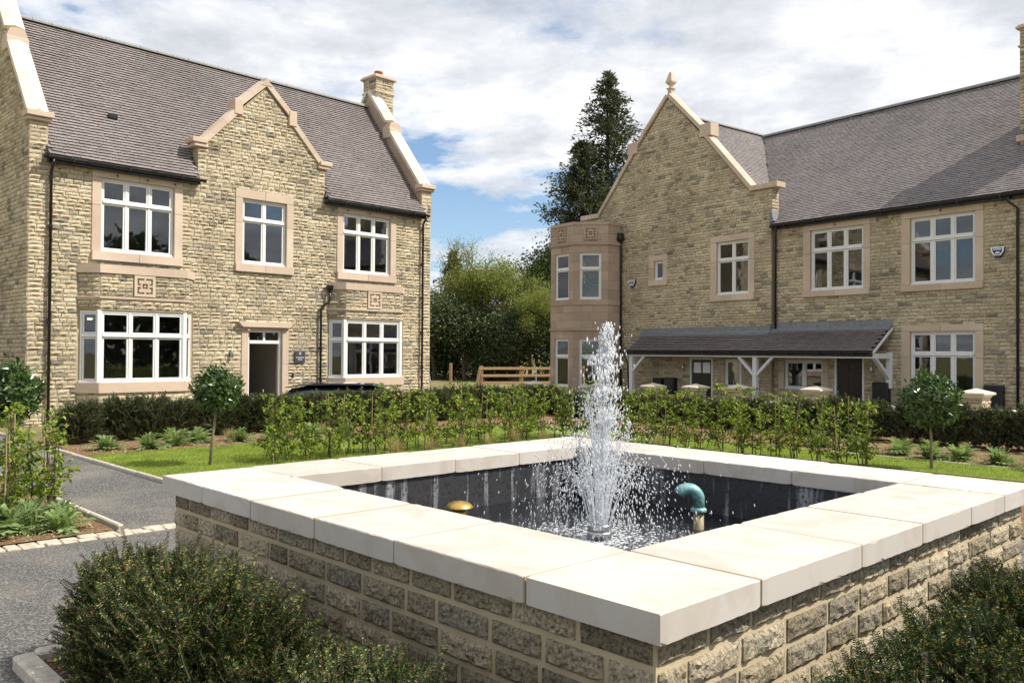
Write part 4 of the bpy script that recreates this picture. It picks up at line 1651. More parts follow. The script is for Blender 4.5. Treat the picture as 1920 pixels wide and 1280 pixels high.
for x in (-5.38, .02):
    p0 = MB().cbox(x - .075, x + .075, PY + .02, PY + .17, -.49, PZ0 - .202, .012)
    post = p0.build('porch_post', 'white_wood', HR)
    for sg in ((1,) if x < -5 else (-1, 1)):
        MB().prism([(x + sg * .074, 1.02), (x + sg * .074, 1.14), (x + sg * .56, PZ0 - .203), (x + sg * .68, PZ0 - .203)], PY + .05, PY + .14).build('brace', 'white_wood', post)
    MB().cbox(x - .10, x + .10, PY - .005, PY + .195, -.49, -.28, .012).build('post_base', 'dressed_stone', post)
# bracket at the right end of the porch
bk = MB()
bk.cbox(PX1 - .12, PX1 + .03, -.14, -.02, .75, PZ0 - .02, .01)
bk.cbox(PX1 - .115, PX1 + .025, PY + .05, -.02, PZ0 - .205, PZ0 - .06, .01)
Mb = Matrix(((0, 1, 0, PX1 - .11), (1, 0, 0, 0), (0, 0, 1, 0), (0, 0, 0, 1)))
bk.prism([(-.13, 1.0), (-.13, 1.13), (-.78, PZ0 - .207), (-.90, PZ0 - .207)], 0, .12, Mb)
bk.prism([(PY, PZ0 - .09), (PY, PZ0 - .01), (-.02, PZ1 + .02), (-.02, PZ1 - .06)], .12, .15, Mb)
bk.build('porch_bracket', 'white_wood', HR)
downpipe(HR, [(PX0 + .02, PY - .06, PZ0 - .06), (PX0 + .02, PY - .06, PZ0 - .2), (PX0 + .12, PY + .0, PZ0 - .45), (PX0 + .14, PY + .1, -.45)], .03)
# things fixed to or standing at the right house
wall_lamp('wall lamp under the porch left of the panelled dark door', HR, -3.62, 1.22, MG)
wall_lamp('wall lamp under the porch right of the black door', HR, 3.36, 1.28)
for lab, x, z, M in (('small blue and white alarm box high on the gable beside the turret', -6.15, 4.33, MG), ('blue and white alarm box on the wall near the right edge of the photo', 6.80, 4.36, I4)):
    o = tag(bpy.data.objects.new('alarm_box', None), lab, 'alarm')
    COL.objects.link(o)
    o.matrix_world = HR.matrix_basis @ M @ Matrix.Translation((x, -.03, z))
    MB().prism([(-.165, .12), (.165, .12), (.15, .0), (.065, -.14), (-.065, -.14), (-.15, .0)], -.06, .02).build('casing', 'alarm_blue', o)
    MB().prism([(-.165, .125), (.165, .125), (.15, .01), (.085, -.09), (-.085, -.09), (-.15, .01)], -.075, -.061).build('cover', 'alarm_white', o)
    MB().prism([(-.125, .095), (.125, .095), (.115, .02), (.06, -.065), (-.06, -.065), (-.115, .02)], -.080, -.0752).build('shield', 'alarm_blue', o)
    MB().prism([(-.10, .050), (.10, .050), (.105, .075), (-.105, .075)], -.083, -.0802).build('pale_bar', 'alarm_white', o)
    mk = MB()
    for i in range(3):
        x = -.055 + i * .036
        mk.prism([(x, -.045), (x + .032, -.045), (x + .046, .002), (x + .014, .002)], -.083, -.0802)
    mk.build('slanted_mark', 'alarm_white', o)
for lab, x0, x1, z1, M in (('low black meter box under the porch, left of a taller one', -4.95, -4.55, .82, MG), ('taller black meter box under the porch by the panelled door', -4.38, -3.93, .84, MG),
                           ('black meter box right of the black front door', 3.46, 3.92, .92, I4), ('black meter box below the alarm near the right edge', 6.50, 6.95, .95, I4)):
    o = tag(bpy.data.objects.new('meter_box', None), lab, 'meter box')
    COL.objects.link(o)
    o.matrix_world = HR.matrix_basis @ M @ Matrix.Translation(((x0 + x1) / 2, 0, .3))
    w = (x1 - x0) / 2
    MB().cbox(-w, w, -.22, .0, -.5, z1 - .3, .02).build('cabinet', 'black_plastic', o)
    MB().cbox(-w + .03, w - .03, -.235, -.221, -.44, z1 - .34, .01).build('cabinet_door', 'black_plastic', o)
    MB().lathe([(.015, 0), (.015, .012)], 10, M=Matrix.Translation((w - .07, -.236, .1)) @ Matrix.Rotation(R(90), 4, 'X')).build('lock', 'steel', o)

# ------------------------------------------------------------------ pier wall in front of the right house
POFF = -3.3
piers = [-8.17, -4.42, -2.10, -.37, 1.20, 3.69, 7.71]
ptxt = ['stone gate pier cap beside the timber rails, leftmost of the row', 'stone gate pier seen through the fountain spray below the turret', 'stone gate pier in front of the low meter boxes',
        'stone gate pier in front of the panelled porch door', 'stone gate pier in front of the middle porch post', 'stone gate pier left of the black front door', 'large stone gate pier behind the right-hand bay tree']
for i, u in enumerate(piers):
    zt = .74 + .02 * u
    o = tag(bpy.data.objects.new('gate_pier', None), ptxt[i], 'pier', 'gate piers before the right house')
    COL.objects.link(o)
    o.matrix_world = HR.matrix_basis @ Matrix.Translation((u, POFF, 0))
    MB().box(-.20, .20, -.20, .20, -.6, zt - .14).build('pier_core', 'mortar', o)
    S3 = []
    for k in range(4):
        Mk = Matrix.Rotation(k * math.pi / 2, 4, 'Z') @ Matrix.Translation((0, -.21, 0))
        fill_stones(S3, -.21, .21, -.55, zt - .13, [], Mk, seed=300 + 7 * i + k)
    for M, cx, cz, w, h, k in S3:
        if cz > .1:
            so = link('stone', STONE_ME[k], o)
            so.matrix_local = M @ Matrix.Translation((cx, 0, cz)) @ Matrix.Diagonal((w - .014, 1, h - .014, 1))
    MB().lathe([(.235, -.13), (.235, -.10), (.26, -.085), (.30, -.06), (.30, -.02), (.0, .075)], c=(0, 0, zt), square=True).build('pier_cap', 'pale_coping', o)
for i, (a, b) in enumerate(((-8.17, -4.42), (-4.42, -2.10), (-2.10, -.37), (1.20, 3.69), (3.69, 7.71))):
    lab = ['low stone wall behind the yew hedge below the turret', 'low stone wall between the fountain and meter box piers', 'low stone wall before the panelled porch door', 'low stone wall before the twin porch window', 'low stone wall with pale coping before the black front door'][i]
    o = tag(bpy.data.objects.new('court_wall', None), lab, 'wall')
    COL.objects.link(o)
    o.matrix_world = HR.matrix_basis @ Matrix.Translation((a + .22, POFF, 0))
    Lw = b - a - .44
    z1 = .36 + .02 * (a + b) / 2
    MB().box(0, Lw, -.12, .12, -.6, z1 - .07).build('wall_core', 'mortar', o)
    S3 = []
    fill_stones(S3, 0, Lw, -.55, z1 - .07, [], Matrix.Translation((0, -.125, 0)), seed=400 + i)
    place_stones(o, S3, 40)
    n = max(2, round(Lw / .8))
    for k in range(n):
        MB().cbox(Lw * k / n + .003, Lw * (k + 1) / n - .003, -.19, .19, z1 - .07, z1, .012).build('coping_stone', 'pale_coping', o)
o = tag(bpy.data.objects.new('court_wall', None), 'low wall with pale coping running out of frame at right', 'wall')
COL.objects.link(o)
o.matrix_world = HR.matrix_basis @ Matrix.Translation((7.93, POFF, 0))
MB().box(0, 3.0, -.12, .12, -.6, .45).build('wall_core', 'mortar', o)
S3 = []
fill_stones(S3, 0, 3.0, -.55, .45, [], Matrix.Translation((0, -.125, 0)), seed=450)
place_stones(o, S3, 40)
for k in range(4):
    MB().cbox(.75 * k + .003, .75 * k + .747, -.19, .19, .45, .52, .012).build('coping_stone', 'pale_coping', o)

# ------------------------------------------------------------------ parked car behind the hedge
car = thing('parked_car', 'black car behind the hedge with only its roof showing', 'car', (-3.9, 22.1, -.57), R(2))


def loft(secs):
    """hull from cross sections: each a list of (y, z) for one x"""
    k = len(secs[0][1])
    v = [(x, y, z) for x, P in secs for y, z in P]
    F = [(i * k + j, i * k + (j + 1) % k, (i + 1) * k + (j + 1) % k, (i + 1) * k + j) for i in range(len(secs) - 1) for j in range(k)]
    F += [tuple(range(k))[::-1], tuple(range((len(secs) - 1) * k, len(secs) * k))]
    return MB().add(v, F)


def ring(w, z0, z1, n=12, e=3.0):
    P = []
    for t in np.linspace(0, 2 * np.pi, n, endpoint=False) + .26:
        c, s = math.cos(t), math.sin(t)
        P.append((w * np.sign(c) * abs(c) ** (2 / e), (z0 + z1) / 2 + (z1 - z0) / 2 * np.sign(s) * abs(s) ** (2 / e)))
    return P


loft([(-2.15, ring(.70, .35, .80)), (-2.05, ring(.84, .25, .92)), (-1.2, ring(.90, .2, .95)), (.9, ring(.90, .2, .93)), (1.9, ring(.86, .22, .84)), (2.2, ring(.70, .3, .70))]).build('body', 'car_paint', car, True)
loft([(-2.0, ring(.70, .85, 1.0)), (-1.75, ring(.68, .85, 1.32)), (-1.3, ring(.64, .85, 1.395)), (.3, ring(.63, .85, 1.40)), (.7, ring(.66, .85, 1.30)), (1.35, ring(.72, .85, .95))]).build('glasshouse', 'car_glass', car, True)
loft([(-1.85, ring(.62, 1.33, 1.36)), (-1.5, ring(.62, 1.38, 1.425)), (-.6, ring(.61, 1.39, 1.45)), (.3, ring(.60, 1.39, 1.44)), (.55, ring(.60, 1.35, 1.37))]).build('roof', 'car_paint', car, True)
MB().cbox(-1.3, -.1, -.42, .42, 1.442, 1.452, .004).build('glass_roof', 'car_glass', car)
for sx in (-1.35, 1.4):
    for sy in (-.80, .80):
        wh = MB().lathe([(.22, -.1), (.31, -.1), (.33, -.06), (.33, .06), (.31, .1), (.22, .1)], 20, M=Matrix.Translation((sx, sy, .33)) @ Matrix.Rotation(R(90), 4, 'X')).build('wheel', 'rubber', car)
        MB().lathe([(.0, -.08), (.21, -.095), (.21, .095), (.0, .08)], 16, M=Matrix.Translation((sx, sy, .33)) @ Matrix.Rotation(R(90), 4, 'X')).build('rim', 'steel', wh)

# ------------------------------------------------------------------ timber fence and posts beyond
def fence_post(x, y, z0, h, label, lean=0, w=.09, mat='bare_wood'):
    o = MB().cbox(-w, w, -w, w, -.4, h, .02).build('fence_post', mat)
    o.location = (x, y, z0)
    o.rotation_euler = (0, R(lean), 0)
    return tag(o, label, 'post')


fz = -.5
fn = thing('rail_fence', 'post and rail timber fence at the field edge between the houses', 'fence', (0, 0, 0))
px_ = [(-1.9, 52.5), (0.6, 53.5), (2.5, 54.2), (4.6, 55)]
for x, y in px_:
    MB().cbox(x - .12, x + .12, y - .12, y + .12, fz - .4, fz + 1.35, .02).build('fence_post', 'bare_wood', fn)
for (x, y), (x2, y2) in zip(px_[:-1], px_[1:]):
    for z in (.3, .75, 1.2):
        A, B = np.array((x, y)), np.array((x2, y2))
        d = (B - A) / np.linalg.norm(B - A)
        M = Matrix.Translation((x, y - .14, fz + z)) @ Matrix.Rotation(math.atan2(d[1], d[0]), 4, 'Z')
        MB().cbox(.0, np.linalg.norm(B - A), -.03, .03, -.08, .08, .012, M).build('rail', 'bare_wood', fn)
fence_post(-3.85, 53.5, fz, 1.5, 'single square timber post standing right of the left house')
fence_post(-2.15, 50.5, fz, 1.3, 'pale timber plank leaning at the left end of the rail fence', 12, .08, 'cane')
fence_post(1.45, 50.5, fz, 1.35, 'thin grey metal stake standing before the rail fence', 0, .035, 'steel')
fence_post(-4.2, 45, fz, 1.3, 'grey metal stake leaning by the left house corner', -10, .03, 'steel')

# ------------------------------------------------------------------ planting
def norm(v):
    return v / (np.linalg.norm(v, axis=-1, keepdims=True) + 1e-9)


def yew_mesh(rx, ry, h, shoots, sl, spacing, nl, nw, seed, mat, upright=.9, inner=1200):
    """yew shrub: shoots carrying two ranks of needles; returns (foliage mesh, stem mesh)"""
    r = np.random.default_rng(seed)
    th = r.uniform(0, 2 * np.pi, shoots)
    zz = r.uniform(0.02, 1, shoots) ** .75
    rad = np.sqrt(np.clip(1 - np.clip(zz - .45, 0, 1) ** 2 / .42, .05, 1)) * r.uniform(.35, 1, shoots) ** .45
    base = np.stack([rx * rad * np.cos(th), ry * rad * np.sin(th), h * zz * .86], 1)
    out = np.stack([np.cos(th) * rad, np.sin(th) * rad, np.full(shoots, upright) * r.uniform(.2, 1.6, shoots)], 1)
    D = norm(out + r.normal(0, .42, (shoots, 3)))
    L = sl * r.uniform(.5, 1.25, shoots) * np.where(r.uniform(size=shoots) < .05, 1.5, 1.0)
    fv = MB()
    st = MB()
    PP, DD, UU, LL = [], [], [], []
    for i in range(shoots):
        n = max(4, int(L[i] / spacing))
        t = np.linspace(.05, 1, n)
        bend = np.array([0, 0, .18]) * L[i]
        p = base[i] + np.outer(t * L[i], D[i]) + np.outer(t ** 2, bend)
        ax = norm(D[i] + np.outer(2 * t, bend) / L[i])
        side = norm(np.cross(ax, norm(r.normal(0, 1, 3) * .6 + np.array([0, 0, 1.]))))
        upv = np.cross(side, ax)
        for sg in (-1, 1):
            d = side * sg * .95 + ax * .42 + upv * r.normal(.10, .30, (n, 1))
            PP.append(p)
            DD.append(d)
            UU.append(upv)
            LL.append(nl * (1 - .45 * t ** 3) * r.uniform(.8, 1.2, n))
        if len(p) > 2:
            st.tube(p[[0, len(p) // 2, -1]], [nw * .7, nw * .5, nw * .3], 3, False)
    PP, DD, UU, LL = np.concatenate(PP), np.concatenate(DD), np.concatenate(UU), np.concatenate(LL)
    v, f = leaves(PP, DD, UU, LL, nw, .1)
    fv.add(v, f)
    # filler leaves, added so the inside of the bush reads dark
    d = norm(r.normal(size=(inner, 3)))
    q = d * (r.uniform(.1, 1, inner) ** .5)[:, None] * np.array([rx * .80, ry * .80, h * .42]) + np.array([0, 0, h * .45])
    v, f = leaves(q, norm(r.normal(size=(inner, 3))), norm(r.normal(size=(inner, 3))), nl * 1.9, nw * 1.5, .1)
    fv.add(v, f)
    for k in range(5):
        a = r.uniform(0, 6.28)
        st.tube([(0, 0, -.02), (.3 * rx * math.cos(a), .3 * ry * math.sin(a), .4 * h), (.55 * rx * math.cos(a), .55 * ry * math.sin(a), .75 * h)], [.014, .010, .005], 5, False)
    return fv.mesh('foliage', mat), st.mesh('stem', 'twig')


def plant(name, label, cat, loc, meshes, rz=None, s=1.0, group=None, sz=None):
    o = thing(name, label, cat, loc, rng.uniform(0, 6.28) if rz is None else rz, group)
    o.scale = (s, s, sz or s)
    for nm, me in meshes:
        link(nm, me, o)
    return o


NEAR = [yew_mesh(.37, .37, .60, 1300, .125, .0066, .024, .0060, 500 + i, 'yew_needle', .8, 3200) for i in range(3)]
# foreground yews along the pool
k = 0
for i, b in enumerate(np.arange(.75, -2.6, -.40)):
    for a, tag_ in ((-2.9, 'outer'),):
        x, y = gxy(a + rng.normal(0, .05), b)
        f, s = NEAR[k % 3]
        lab = 'dark clipped yew bush in the bed beside the pool, %s from the far end' % ordw(i)
        plant('yew_bush', lab, 'yew', (x, y, .02), [('foliage', f), ('stem', s)], s=rng.uniform(.92, 1.08) * (1 if b > -.7 else .86), group='yews along the left pool wall')
        k += 1
for i, a in enumerate(np.arange(-1.75, 2.6, .42)):
    x, y = gxy(a, -2.86 + rng.normal(0, .04))
    f, s = NEAR[k % 3]
    plant('yew_bush', 'yew bush below the right pool wall at bottom right, %s from the near corner' % ordw(i), 'yew', (x, y, .02), [('foliage', f), ('stem', s)],
          s=rng.uniform(.92, 1.1), group='yews along the right pool wall')
    k += 1

FAR = [yew_mesh(.36, .36, .92, 620, .15, .020, .055, .019, 520 + i, 'yew_far', .9) for i in range(4)]
for i, a in enumerate(np.arange(.35, 12.6, .43)):
    x, y = gxy(a, 12.55 + rng.normal(0, .07))
    f, s = FAR[int(rng.integers(4))]
    plant('yew_shrub', 'upright yew in the hedge before the left house, %s from the path' % ordw(i), 'yew', (x, y, gz(x, y)), [('foliage', f), ('stem', s)], s=rng.uniform(.9, 1.12),
          group='yew hedge before the left house', sz=rng.uniform(.78, .90))
for i, b in enumerate(np.concatenate([np.arange(12.3, 4.2, -.45), np.arange(4.0, -1.5, -.72)])):
    x, y = gxy(12.45 + rng.normal(0, .08), b)
    f, s = FAR[int(rng.integers(4))]
    plant('yew_shrub', 'upright yew in the hedge before the right house, %s from the hedge corner' % ordw(i), 'yew', (x, y, gz(x, y)), [('foliage', f), ('stem', s)], s=rng.uniform(.88, 1.1),
          group='yew hedge before the right house', sz=rng.uniform(.70, .80) if b > 4.1 else rng.uniform(.8, 1.0))


def bay_tree(label, x, y, zc, rad, seed, lean=0):
    r = np.random.default_rng(seed)
    o = thing('bay_tree', label, 'bay tree', (x, y, 0))
    h = zc - rad * .7
    MB().tube([(0, 0, -.05), (.01 + lean * .3, .01, h * .5), (lean, 0, h), (lean, 0, zc)], [.024, .020, .019, .012], 8).build('trunk', 'bay_bark', o, True)
    n = 2300
    d = norm(r.normal(size=(n, 3)))
    lump = 1 + .13 * np.sin(d[:, 0] * 5 + seed) * np.sin(d[:, 1] * 4 + 1) + .08 * np.sin(d[:, 2] * 7)
    rr = rad * lump * r.uniform(.3, 1, n) ** .4
    P = d * rr[:, None] * np.array([1, 1, .95]) + np.array([lean, 0, zc])
    up = r.uniform(size=n) < .07
    P[up & (d[:, 2] > .2)] += np.array([0, 0, .08])
    D = norm(d * .35 + np.array([0, 0, .35]) + r.normal(0, .8, (n, 3)))
    v, f = leaves(P, D, norm(d + np.array([0, 0, .3]) + r.normal(0, .35, (n, 3))), r.uniform(.07, .105, n), r.uniform(.03, .044, n), .12)
    MB().add(v, f).build('crown', 'bay_leaf', o)
    tw = MB()
    for q in range(26):
        dd = norm(r.normal(size=3) + np.array([0, 0, .5]))
        tw.tube([(lean, 0, zc - rad * .55), np.array([lean, 0, zc - .1]) + dd * rad * .45, np.array([lean, 0, zc]) + dd * rad * .92], [.008, .005, .002], 4, False)
    tw.build('branches', 'twig', o)


bay_tree('clipped ball bay tree at the left edge of the photo', -5.92, 9.95, 1.17, .345, 1, .03)
bay_tree('small clipped ball bay tree left of the open front door', -4.42, 12.45, 1.11, .32, 2, .1)
bay_tree('clipped ball bay tree before the right ground-floor window', 6.24, 12.62, 1.02, .41, 3, -.02)


def beech_mesh(h, seed, dense=1.0):
    r = np.random.default_rng(seed)
    st = MB()
    PP, DD = [], []
    ns = 1 + int(r.integers(2))
    for s_ in range(ns + 1):
        ln = np.cumsum(r.normal(0, .035, (6, 2)), 0)
        ln -= ln[0]
        o = r.normal(0, .04, 2)
        hh = h * r.uniform(.75, 1)
        pts = np.array([(o[0] + ln[i, 0], o[1] + ln[i, 1], hh * i / 5) for i in range(6)])
        st.tube(pts, np.linspace(.009, .003, 6), 5, False)
        nt = int(21 * dense)
        for q in range(nt):
            t = r.uniform(.12, 1)
            i = min(4, int(t * 5))
            b = pts[i] + (pts[i + 1] - pts[i]) * (t * 5 - i)
            a = r.uniform(0, 6.28)
            L = r.uniform(.10, .26) * (1.15 - .55 * t)
            d = np.array([math.cos(a), math.sin(a), r.uniform(.1, .8)])
            d /= np.linalg.norm(d)
            e = b + d * L
            st.tube([b, (b + e) / 2 + np.array([0, 0, .01]), e], [.003, .0025, .0015], 3, False)
            m = max(4, int(L / .019))
            tt = np.linspace(.2, 1, m)
            PP.append(b + np.outer(tt * L, d))
            DD.append(norm(d * .6 + r.normal(0, .65, (m, 3)) - np.array([0, 0, .12])))
    PP, DD = np.concatenate(PP), np.concatenate(DD)
    n = len(PP)
    v, f = leaves(PP, DD, norm(np.array([0, 0, 1.]) + r.normal(0, .5, (n, 3))), r.uniform(.042, .072, n), r.uniform(.028, .045, n), .12)
    return MB().add(v, f).mesh('foliage', 'beech_leaf'), st.mesh('stem', 'twig')


BEECH = [beech_mesh(1.12, 600 + i) for i in range(6)]
CANE_ME = MB().tube([(0, 0, -.05), (.01, 0, .5), (.0, .01, 1.0)], [.007, .007, .006], 6).mesh('support_cane', 'cane')


def sapling(label, x, y, group, s=1.0, cane=True):
    f, st = BEECH[int(rng.integers(6))]
    o = plant('beech_sapling', label, 'sapling', (x, y, .01), [('foliage', f), ('stem', st)], s=s * rng.uniform(.86, 1.08), group=group)
    if cane:
        c = link('support_cane', CANE_ME, o)
        c.location = (rng.normal(0, .03), rng.normal(0, .03), 0)
        c.rotation_euler = (rng.normal(0, .05), rng.normal(0, .05), 0)
    return o


for row, b in enumerate((7.62, 8.02)):
    for i, a in enumerate(np.arange(1.5 + row * .17, 8.3, .36)):
        x, y = gxy(a + rng.normal(0, .05), b + rng.normal(0, .05))
        sapling('young beech in the %s row left of the fountain, %s from the bay tree' % (('front', 'back')[row], ordw(i)), x, y, 'beech hedge plants left of the fountain', 1.0, rng.uniform() < .45)
for row, a in enumerate((7.9, 8.3)):
    for i, b in enumerate(np.arange(1.55 + row * .17, 7.5, .36)):
        x, y = gxy(a + rng.normal(0, .05), b + rng.normal(0, .05))
        sapling('young beech in the %s row right of the fountain, %s from the bay tree' % (('front', 'back')[row], ordw(i)), x, y, 'beech hedge plants right of the fountain', 1.02, rng.uniform() < .45)
for i, (a, b) in enumerate(((-2.05, 5.35), (-2.35, 5.6), (-2.2, 6.1), (-2.75, 5.5), (-2.6, 6.3), (-2.95, 5.9), (-2.1, 6.8), (-3.2, 5.3), (-2.0, 5.75), (-2.5, 5.2), (-2.85, 6.6), (-2.35, 6.6), (-3.3, 5.8))):
    x, y = gxy(a, b)
    sapling('young beech in the bed left of the gravel path, %s from the path corner' % ordw(i), x, y, 'beech plants left of the path', 1.04)


def clump_mesh(fronds, L, seed, leaflets=12, lw=.014, ll=.05, mat='fern_leaf'):
    r = np.random.default_rng(seed)
    PP, DD, UU = [], [], []
    for i in range(fronds):
        a = r.uniform(0, 6.28)
        el = r.uniform(.25, 1.45)
        d = np.array([math.cos(a) * math.cos(el), math.sin(a) * math.cos(el), math.sin(el)])
        l = L * r.uniform(.45, 1.15)
        t = np.linspace(.1, 1, leaflets)
        p = r.normal(0, .02, 3) * np.array([1, 1, 0]) + np.outer(t * l, d) - np.outer(t ** 2 * l * .35, [0, 0, 1.])
        ax = norm(np.gradient(p, axis=0))
        s = norm(np.cross(ax, [0, 0, 1.]))
        for sg in (-1, 1):
            PP.append(p)
            DD.append(norm(s * sg * .8 + ax * .7))
            UU.append(norm(np.cross(s, ax) + r.normal(0, .2, p.shape)))
    PP, DD, UU = (np.concatenate(q) for q in (PP, DD, UU))
    v, f = leaves(PP, DD, UU, ll * r.uniform(.7, 1.2, len(PP)), lw, .1)
    return MB().add(v, f).mesh('leaves', mat)


def tuft_mesh(n, L, seed, mat='straw', w=.006):
    r = np.random.default_rng(seed)
    a = r.uniform(0, 6.28, n)
    el = r.uniform(.7, 1.45, n)
    d = np.stack([np.cos(a) * np.cos(el), np.sin(a) * np.cos(el), np.sin(el)], 1)
    l = L * r.uniform(.5, 1.1, n)
    mb = MB()
    b0 = r.normal(0, .025, (n, 3)) * np.array([1, 1, 0])
    s = norm(np.cross(d, [0, 0, 1.])) * w / 2
    m = b0 + d * l[:, None] * .55
    e = b0 + d * l[:, None] - np.array([0, 0, .3]) * l[:, None]
    V = np.stack([b0 - s, b0 + s, m + s, m - s, e], 1).reshape(-1, 3)
    b = np.arange(n)[:, None] * 5
    mb.add(V, b + np.array([0, 1, 2, 3]))
    mb.add(np.zeros((0, 3)), (b + np.array([3, 2, 4])) - mb.n)
    return mb.mesh('blades', mat)


FERN = [clump_mesh(70, .26, 700 + i, 9, .016, .055) for i in range(3)] + [clump_mesh(40, .24, 710, 6, .030, .075), clump_mesh(46, .24, 711, 6, .026, .07)]
TUFT = [tuft_mesh(110, .42, 720 + i) for i in range(2)] + [tuft_mesh(160, .34, 730, 'fern_leaf', .008)]


def clump(label, a, b, me, s=1.0, cat='plant', name='perennial', nm='leaves'):
    x, y = gxy(a, b)
    plant(name, label, cat, (x, y, .012 + gz(x, y)), [(nm, me)], s=s)


for i, a in enumerate((.35, .95, 1.45, 2.0, 2.7, 3.3, 4.1, 4.9)):
    clump('pale green feathery perennial before the left hedge, %s from the path' % ordw(i), a, 10.95 + rng.normal(0, .15), FERN[i % 3], rng.uniform(1.3, 1.7))
for i, b in enumerate((.3, .9, 1.3, -.3, -.8, 1.9, 2.6, 3.4, -1.3)):
    clump('leafy green perennial at the far edge of the right lawn, %s planted' % ordw(i), 10.0 + rng.normal(0, .18), b, FERN[(i * 2) % 5], rng.uniform(1.4, 1.9))
for i, (a, b, k, s) in enumerate(((-2.15, 4.66, 3, 1.15), (-2.9, 4.65, 3, 1.6), (-2.55, 4.85, 1, 1.4), (-3.5, 4.8, 4, 1.6), (-2.05, 5.05, 4, 1.1), (-3.2, 5.0, 0, 1.5), (-2.3, 5.2, 2, 1.3), (-2.75, 5.2, 4, 1.5))):
    clump('broad-leaved green perennial behind the setts at left, %s from the path corner' % ordw(i), a, b, FERN[k], s)
for i, (a, b) in enumerate(((-2.35, 4.95), (-2.7, 4.9))):
    clump('fine upright grass among the perennials at left, %s' % ('by the path' if i == 0 else 'further from the path'), a, b, TUFT[2], 1.2, 'grass', 'grass_tuft', 'blades')
for i, (a, b) in enumerate(((4.3, 7.3), (5.0, 7.35), (5.6, 7.3), (6.3, 7.35), (3.6, 7.3), (6.9, 7.2))):
    clump('straw-coloured grass tuft at the foot of the left saplings, %s from the bay tree' % ordw(i), a, b, TUFT[i % 2], rng.uniform(.9, 1.2), 'grass', 'grass_tuft', 'blades')
for i, (a, b) in enumerate(((7.5, 5.8), (7.5, 5.0), (10.3, 4.3), (10.4, 5.2), (7.45, 6.5), (10.5, 6.6))):
    clump('straw-coloured grass tuft among the right saplings, %s planted' % ordw(i), a, b, TUFT[i % 2], rng.uniform(.9, 1.1), 'grass', 'grass_tuft', 'blades')
for i, (a, b) in enumerate(((2.6, 11.2), (3.7, 11.3), (4.6, 11.2), (6.0, 11.3))):
    clump('straw-coloured grass tuft before the left yew hedge, %s from the path' % ordw(i), a, b, TUFT[i % 2], rng.uniform(.9, 1.1), 'grass', 'grass_tuft', 'blades')


def scatter(name, label, cat, mat, regions, hmin, hmax, w, flat=False):
    mb = MB()
    for a0, a1, b0, b1, n, z in regions:
        A, B = rng.uniform(a0, a1, n), rng.uniform(b0, b1, n)
        P = np.array([gxy(a, b) + (z,) for a, b in zip(A, B)])
        if flat:
            D = norm(rng.normal(size=(n, 3)) * np.array([1, 1, .25]))
            U = norm(np.array([0, 0, 1.]) + rng.normal(0, .35, (n, 3)))
            P[:, 2] += rng.uniform(.002, .014, n)
        else:
            D = norm(np.array([0, 0, 1.]) + rng.normal(0, .38, (n, 3)))
            U = norm(rng.normal(size=(n, 3)))
        v, f = leaves(P, D, U, rng.uniform(hmin, hmax, n), w * rng.uniform(.7, 1.3, n), .08)
        mb.add(v, f)
    o = mb.build(name, mat, stuff=True)
    return tag(o, label, cat)


scatter('lawn_grass', 'short bright green mown grass of the lawn strips', 'grass', 'grass_blade',
        [(-.22, 3.2, 7.26, 10.4, 26000, .016), (3.2, 8.2, 7.26, 10.4, 14000, .016), (8.26, 9.58, -5.5, 3.6, 20000, .016), (8.26, 9.58, 3.6, 7.2, 6000, .016)], .022, .05, .006)
scatter('bark_chips', 'loose brown bark chips covering the planted beds', 'bark chips', 'chip',
        [(-4.5, -1.8, 4.4, 7, 4200, .012), (-.2, 4, 10.45, 11.6, 3000, .012), (9.66, 11, -3, 4, 2500, .012), (-3.28, -2.9, -.5, 1.08, 900, .02), (-.2, 2, 4.4, 7.2, 1500, .012)], .015, .05, .014, True)

# ------------------------------------------------------------------ trees behind
def tree_mesh(h, seed, spread=.62, trunk=.22, levels=5, leafn=7000, leaf=.22, start=.22, lmat='spring_leaf', cluster=.5, bark='bark', density=1.0):
    r = np.random.default_rng(seed)
    wood = MB()
    tips = []

    def grow(p, d, L, rad, lev):
        n = 4
        pts = [p]
        q, dd = p.copy(), d.copy()
        for i in range(n):
            dd = norm(dd + r.normal(0, .12, 3) + np.array([0, 0, .05]))
            q = q + dd * L / n
            pts.append(q)
        wood.tube(pts, np.linspace(rad, rad * .62, n + 1), 6 if lev < 2 else (4 if lev < 4 else 3), False)
        if lev >= 2:
            tips.extend(pts[1:])
        if lev >= levels:
            return
        k = 3 if lev else 4
        for j in range(k):
            t = r.uniform(.45, 1) if j else 1.0
            i = min(n - 1, int(t * n))
            b = pts[i] + (pts[i + 1] - pts[i]) * (t * n - i) if t < 1 else pts[-1]
            nd = norm(dd + r.normal(0, spread, 3) + np.array([0, 0, .1]))
            grow(np.array(b), nd, L * r.uniform(.58, .78), rad * (.64 if j == 0 else .52), lev + 1)
    grow(np.zeros(3), np.array([0, 0, 1.]), h * .34, trunk, 0)
    tips = np.array(tips)
    sc = h / tips[:, 2].max()
    mb = MB()
    if leafn:
        hi = tips[tips[:, 2] > h * start / sc]
        c = hi[r.integers(0, len(hi), leafn)] + r.normal(0, cluster, (leafn, 3))
        D = norm(r.normal(size=(leafn, 3)))
        v, f = leaves(c, D, norm(r.normal(size=(leafn, 3)) + np.array([0, 0, .6])), leaf * r.uniform(.6, 1.3, leafn), leaf * r.uniform(.4, .7, leafn), .12)
        mb.add(v * sc, f)
    w = MB()
    w.v, w.f, w.n = [np.concatenate(wood.v) * sc], wood.f, wood.n
    return w.mesh('trunk', bark), (mb.mesh('crown', lmat) if leafn else None)


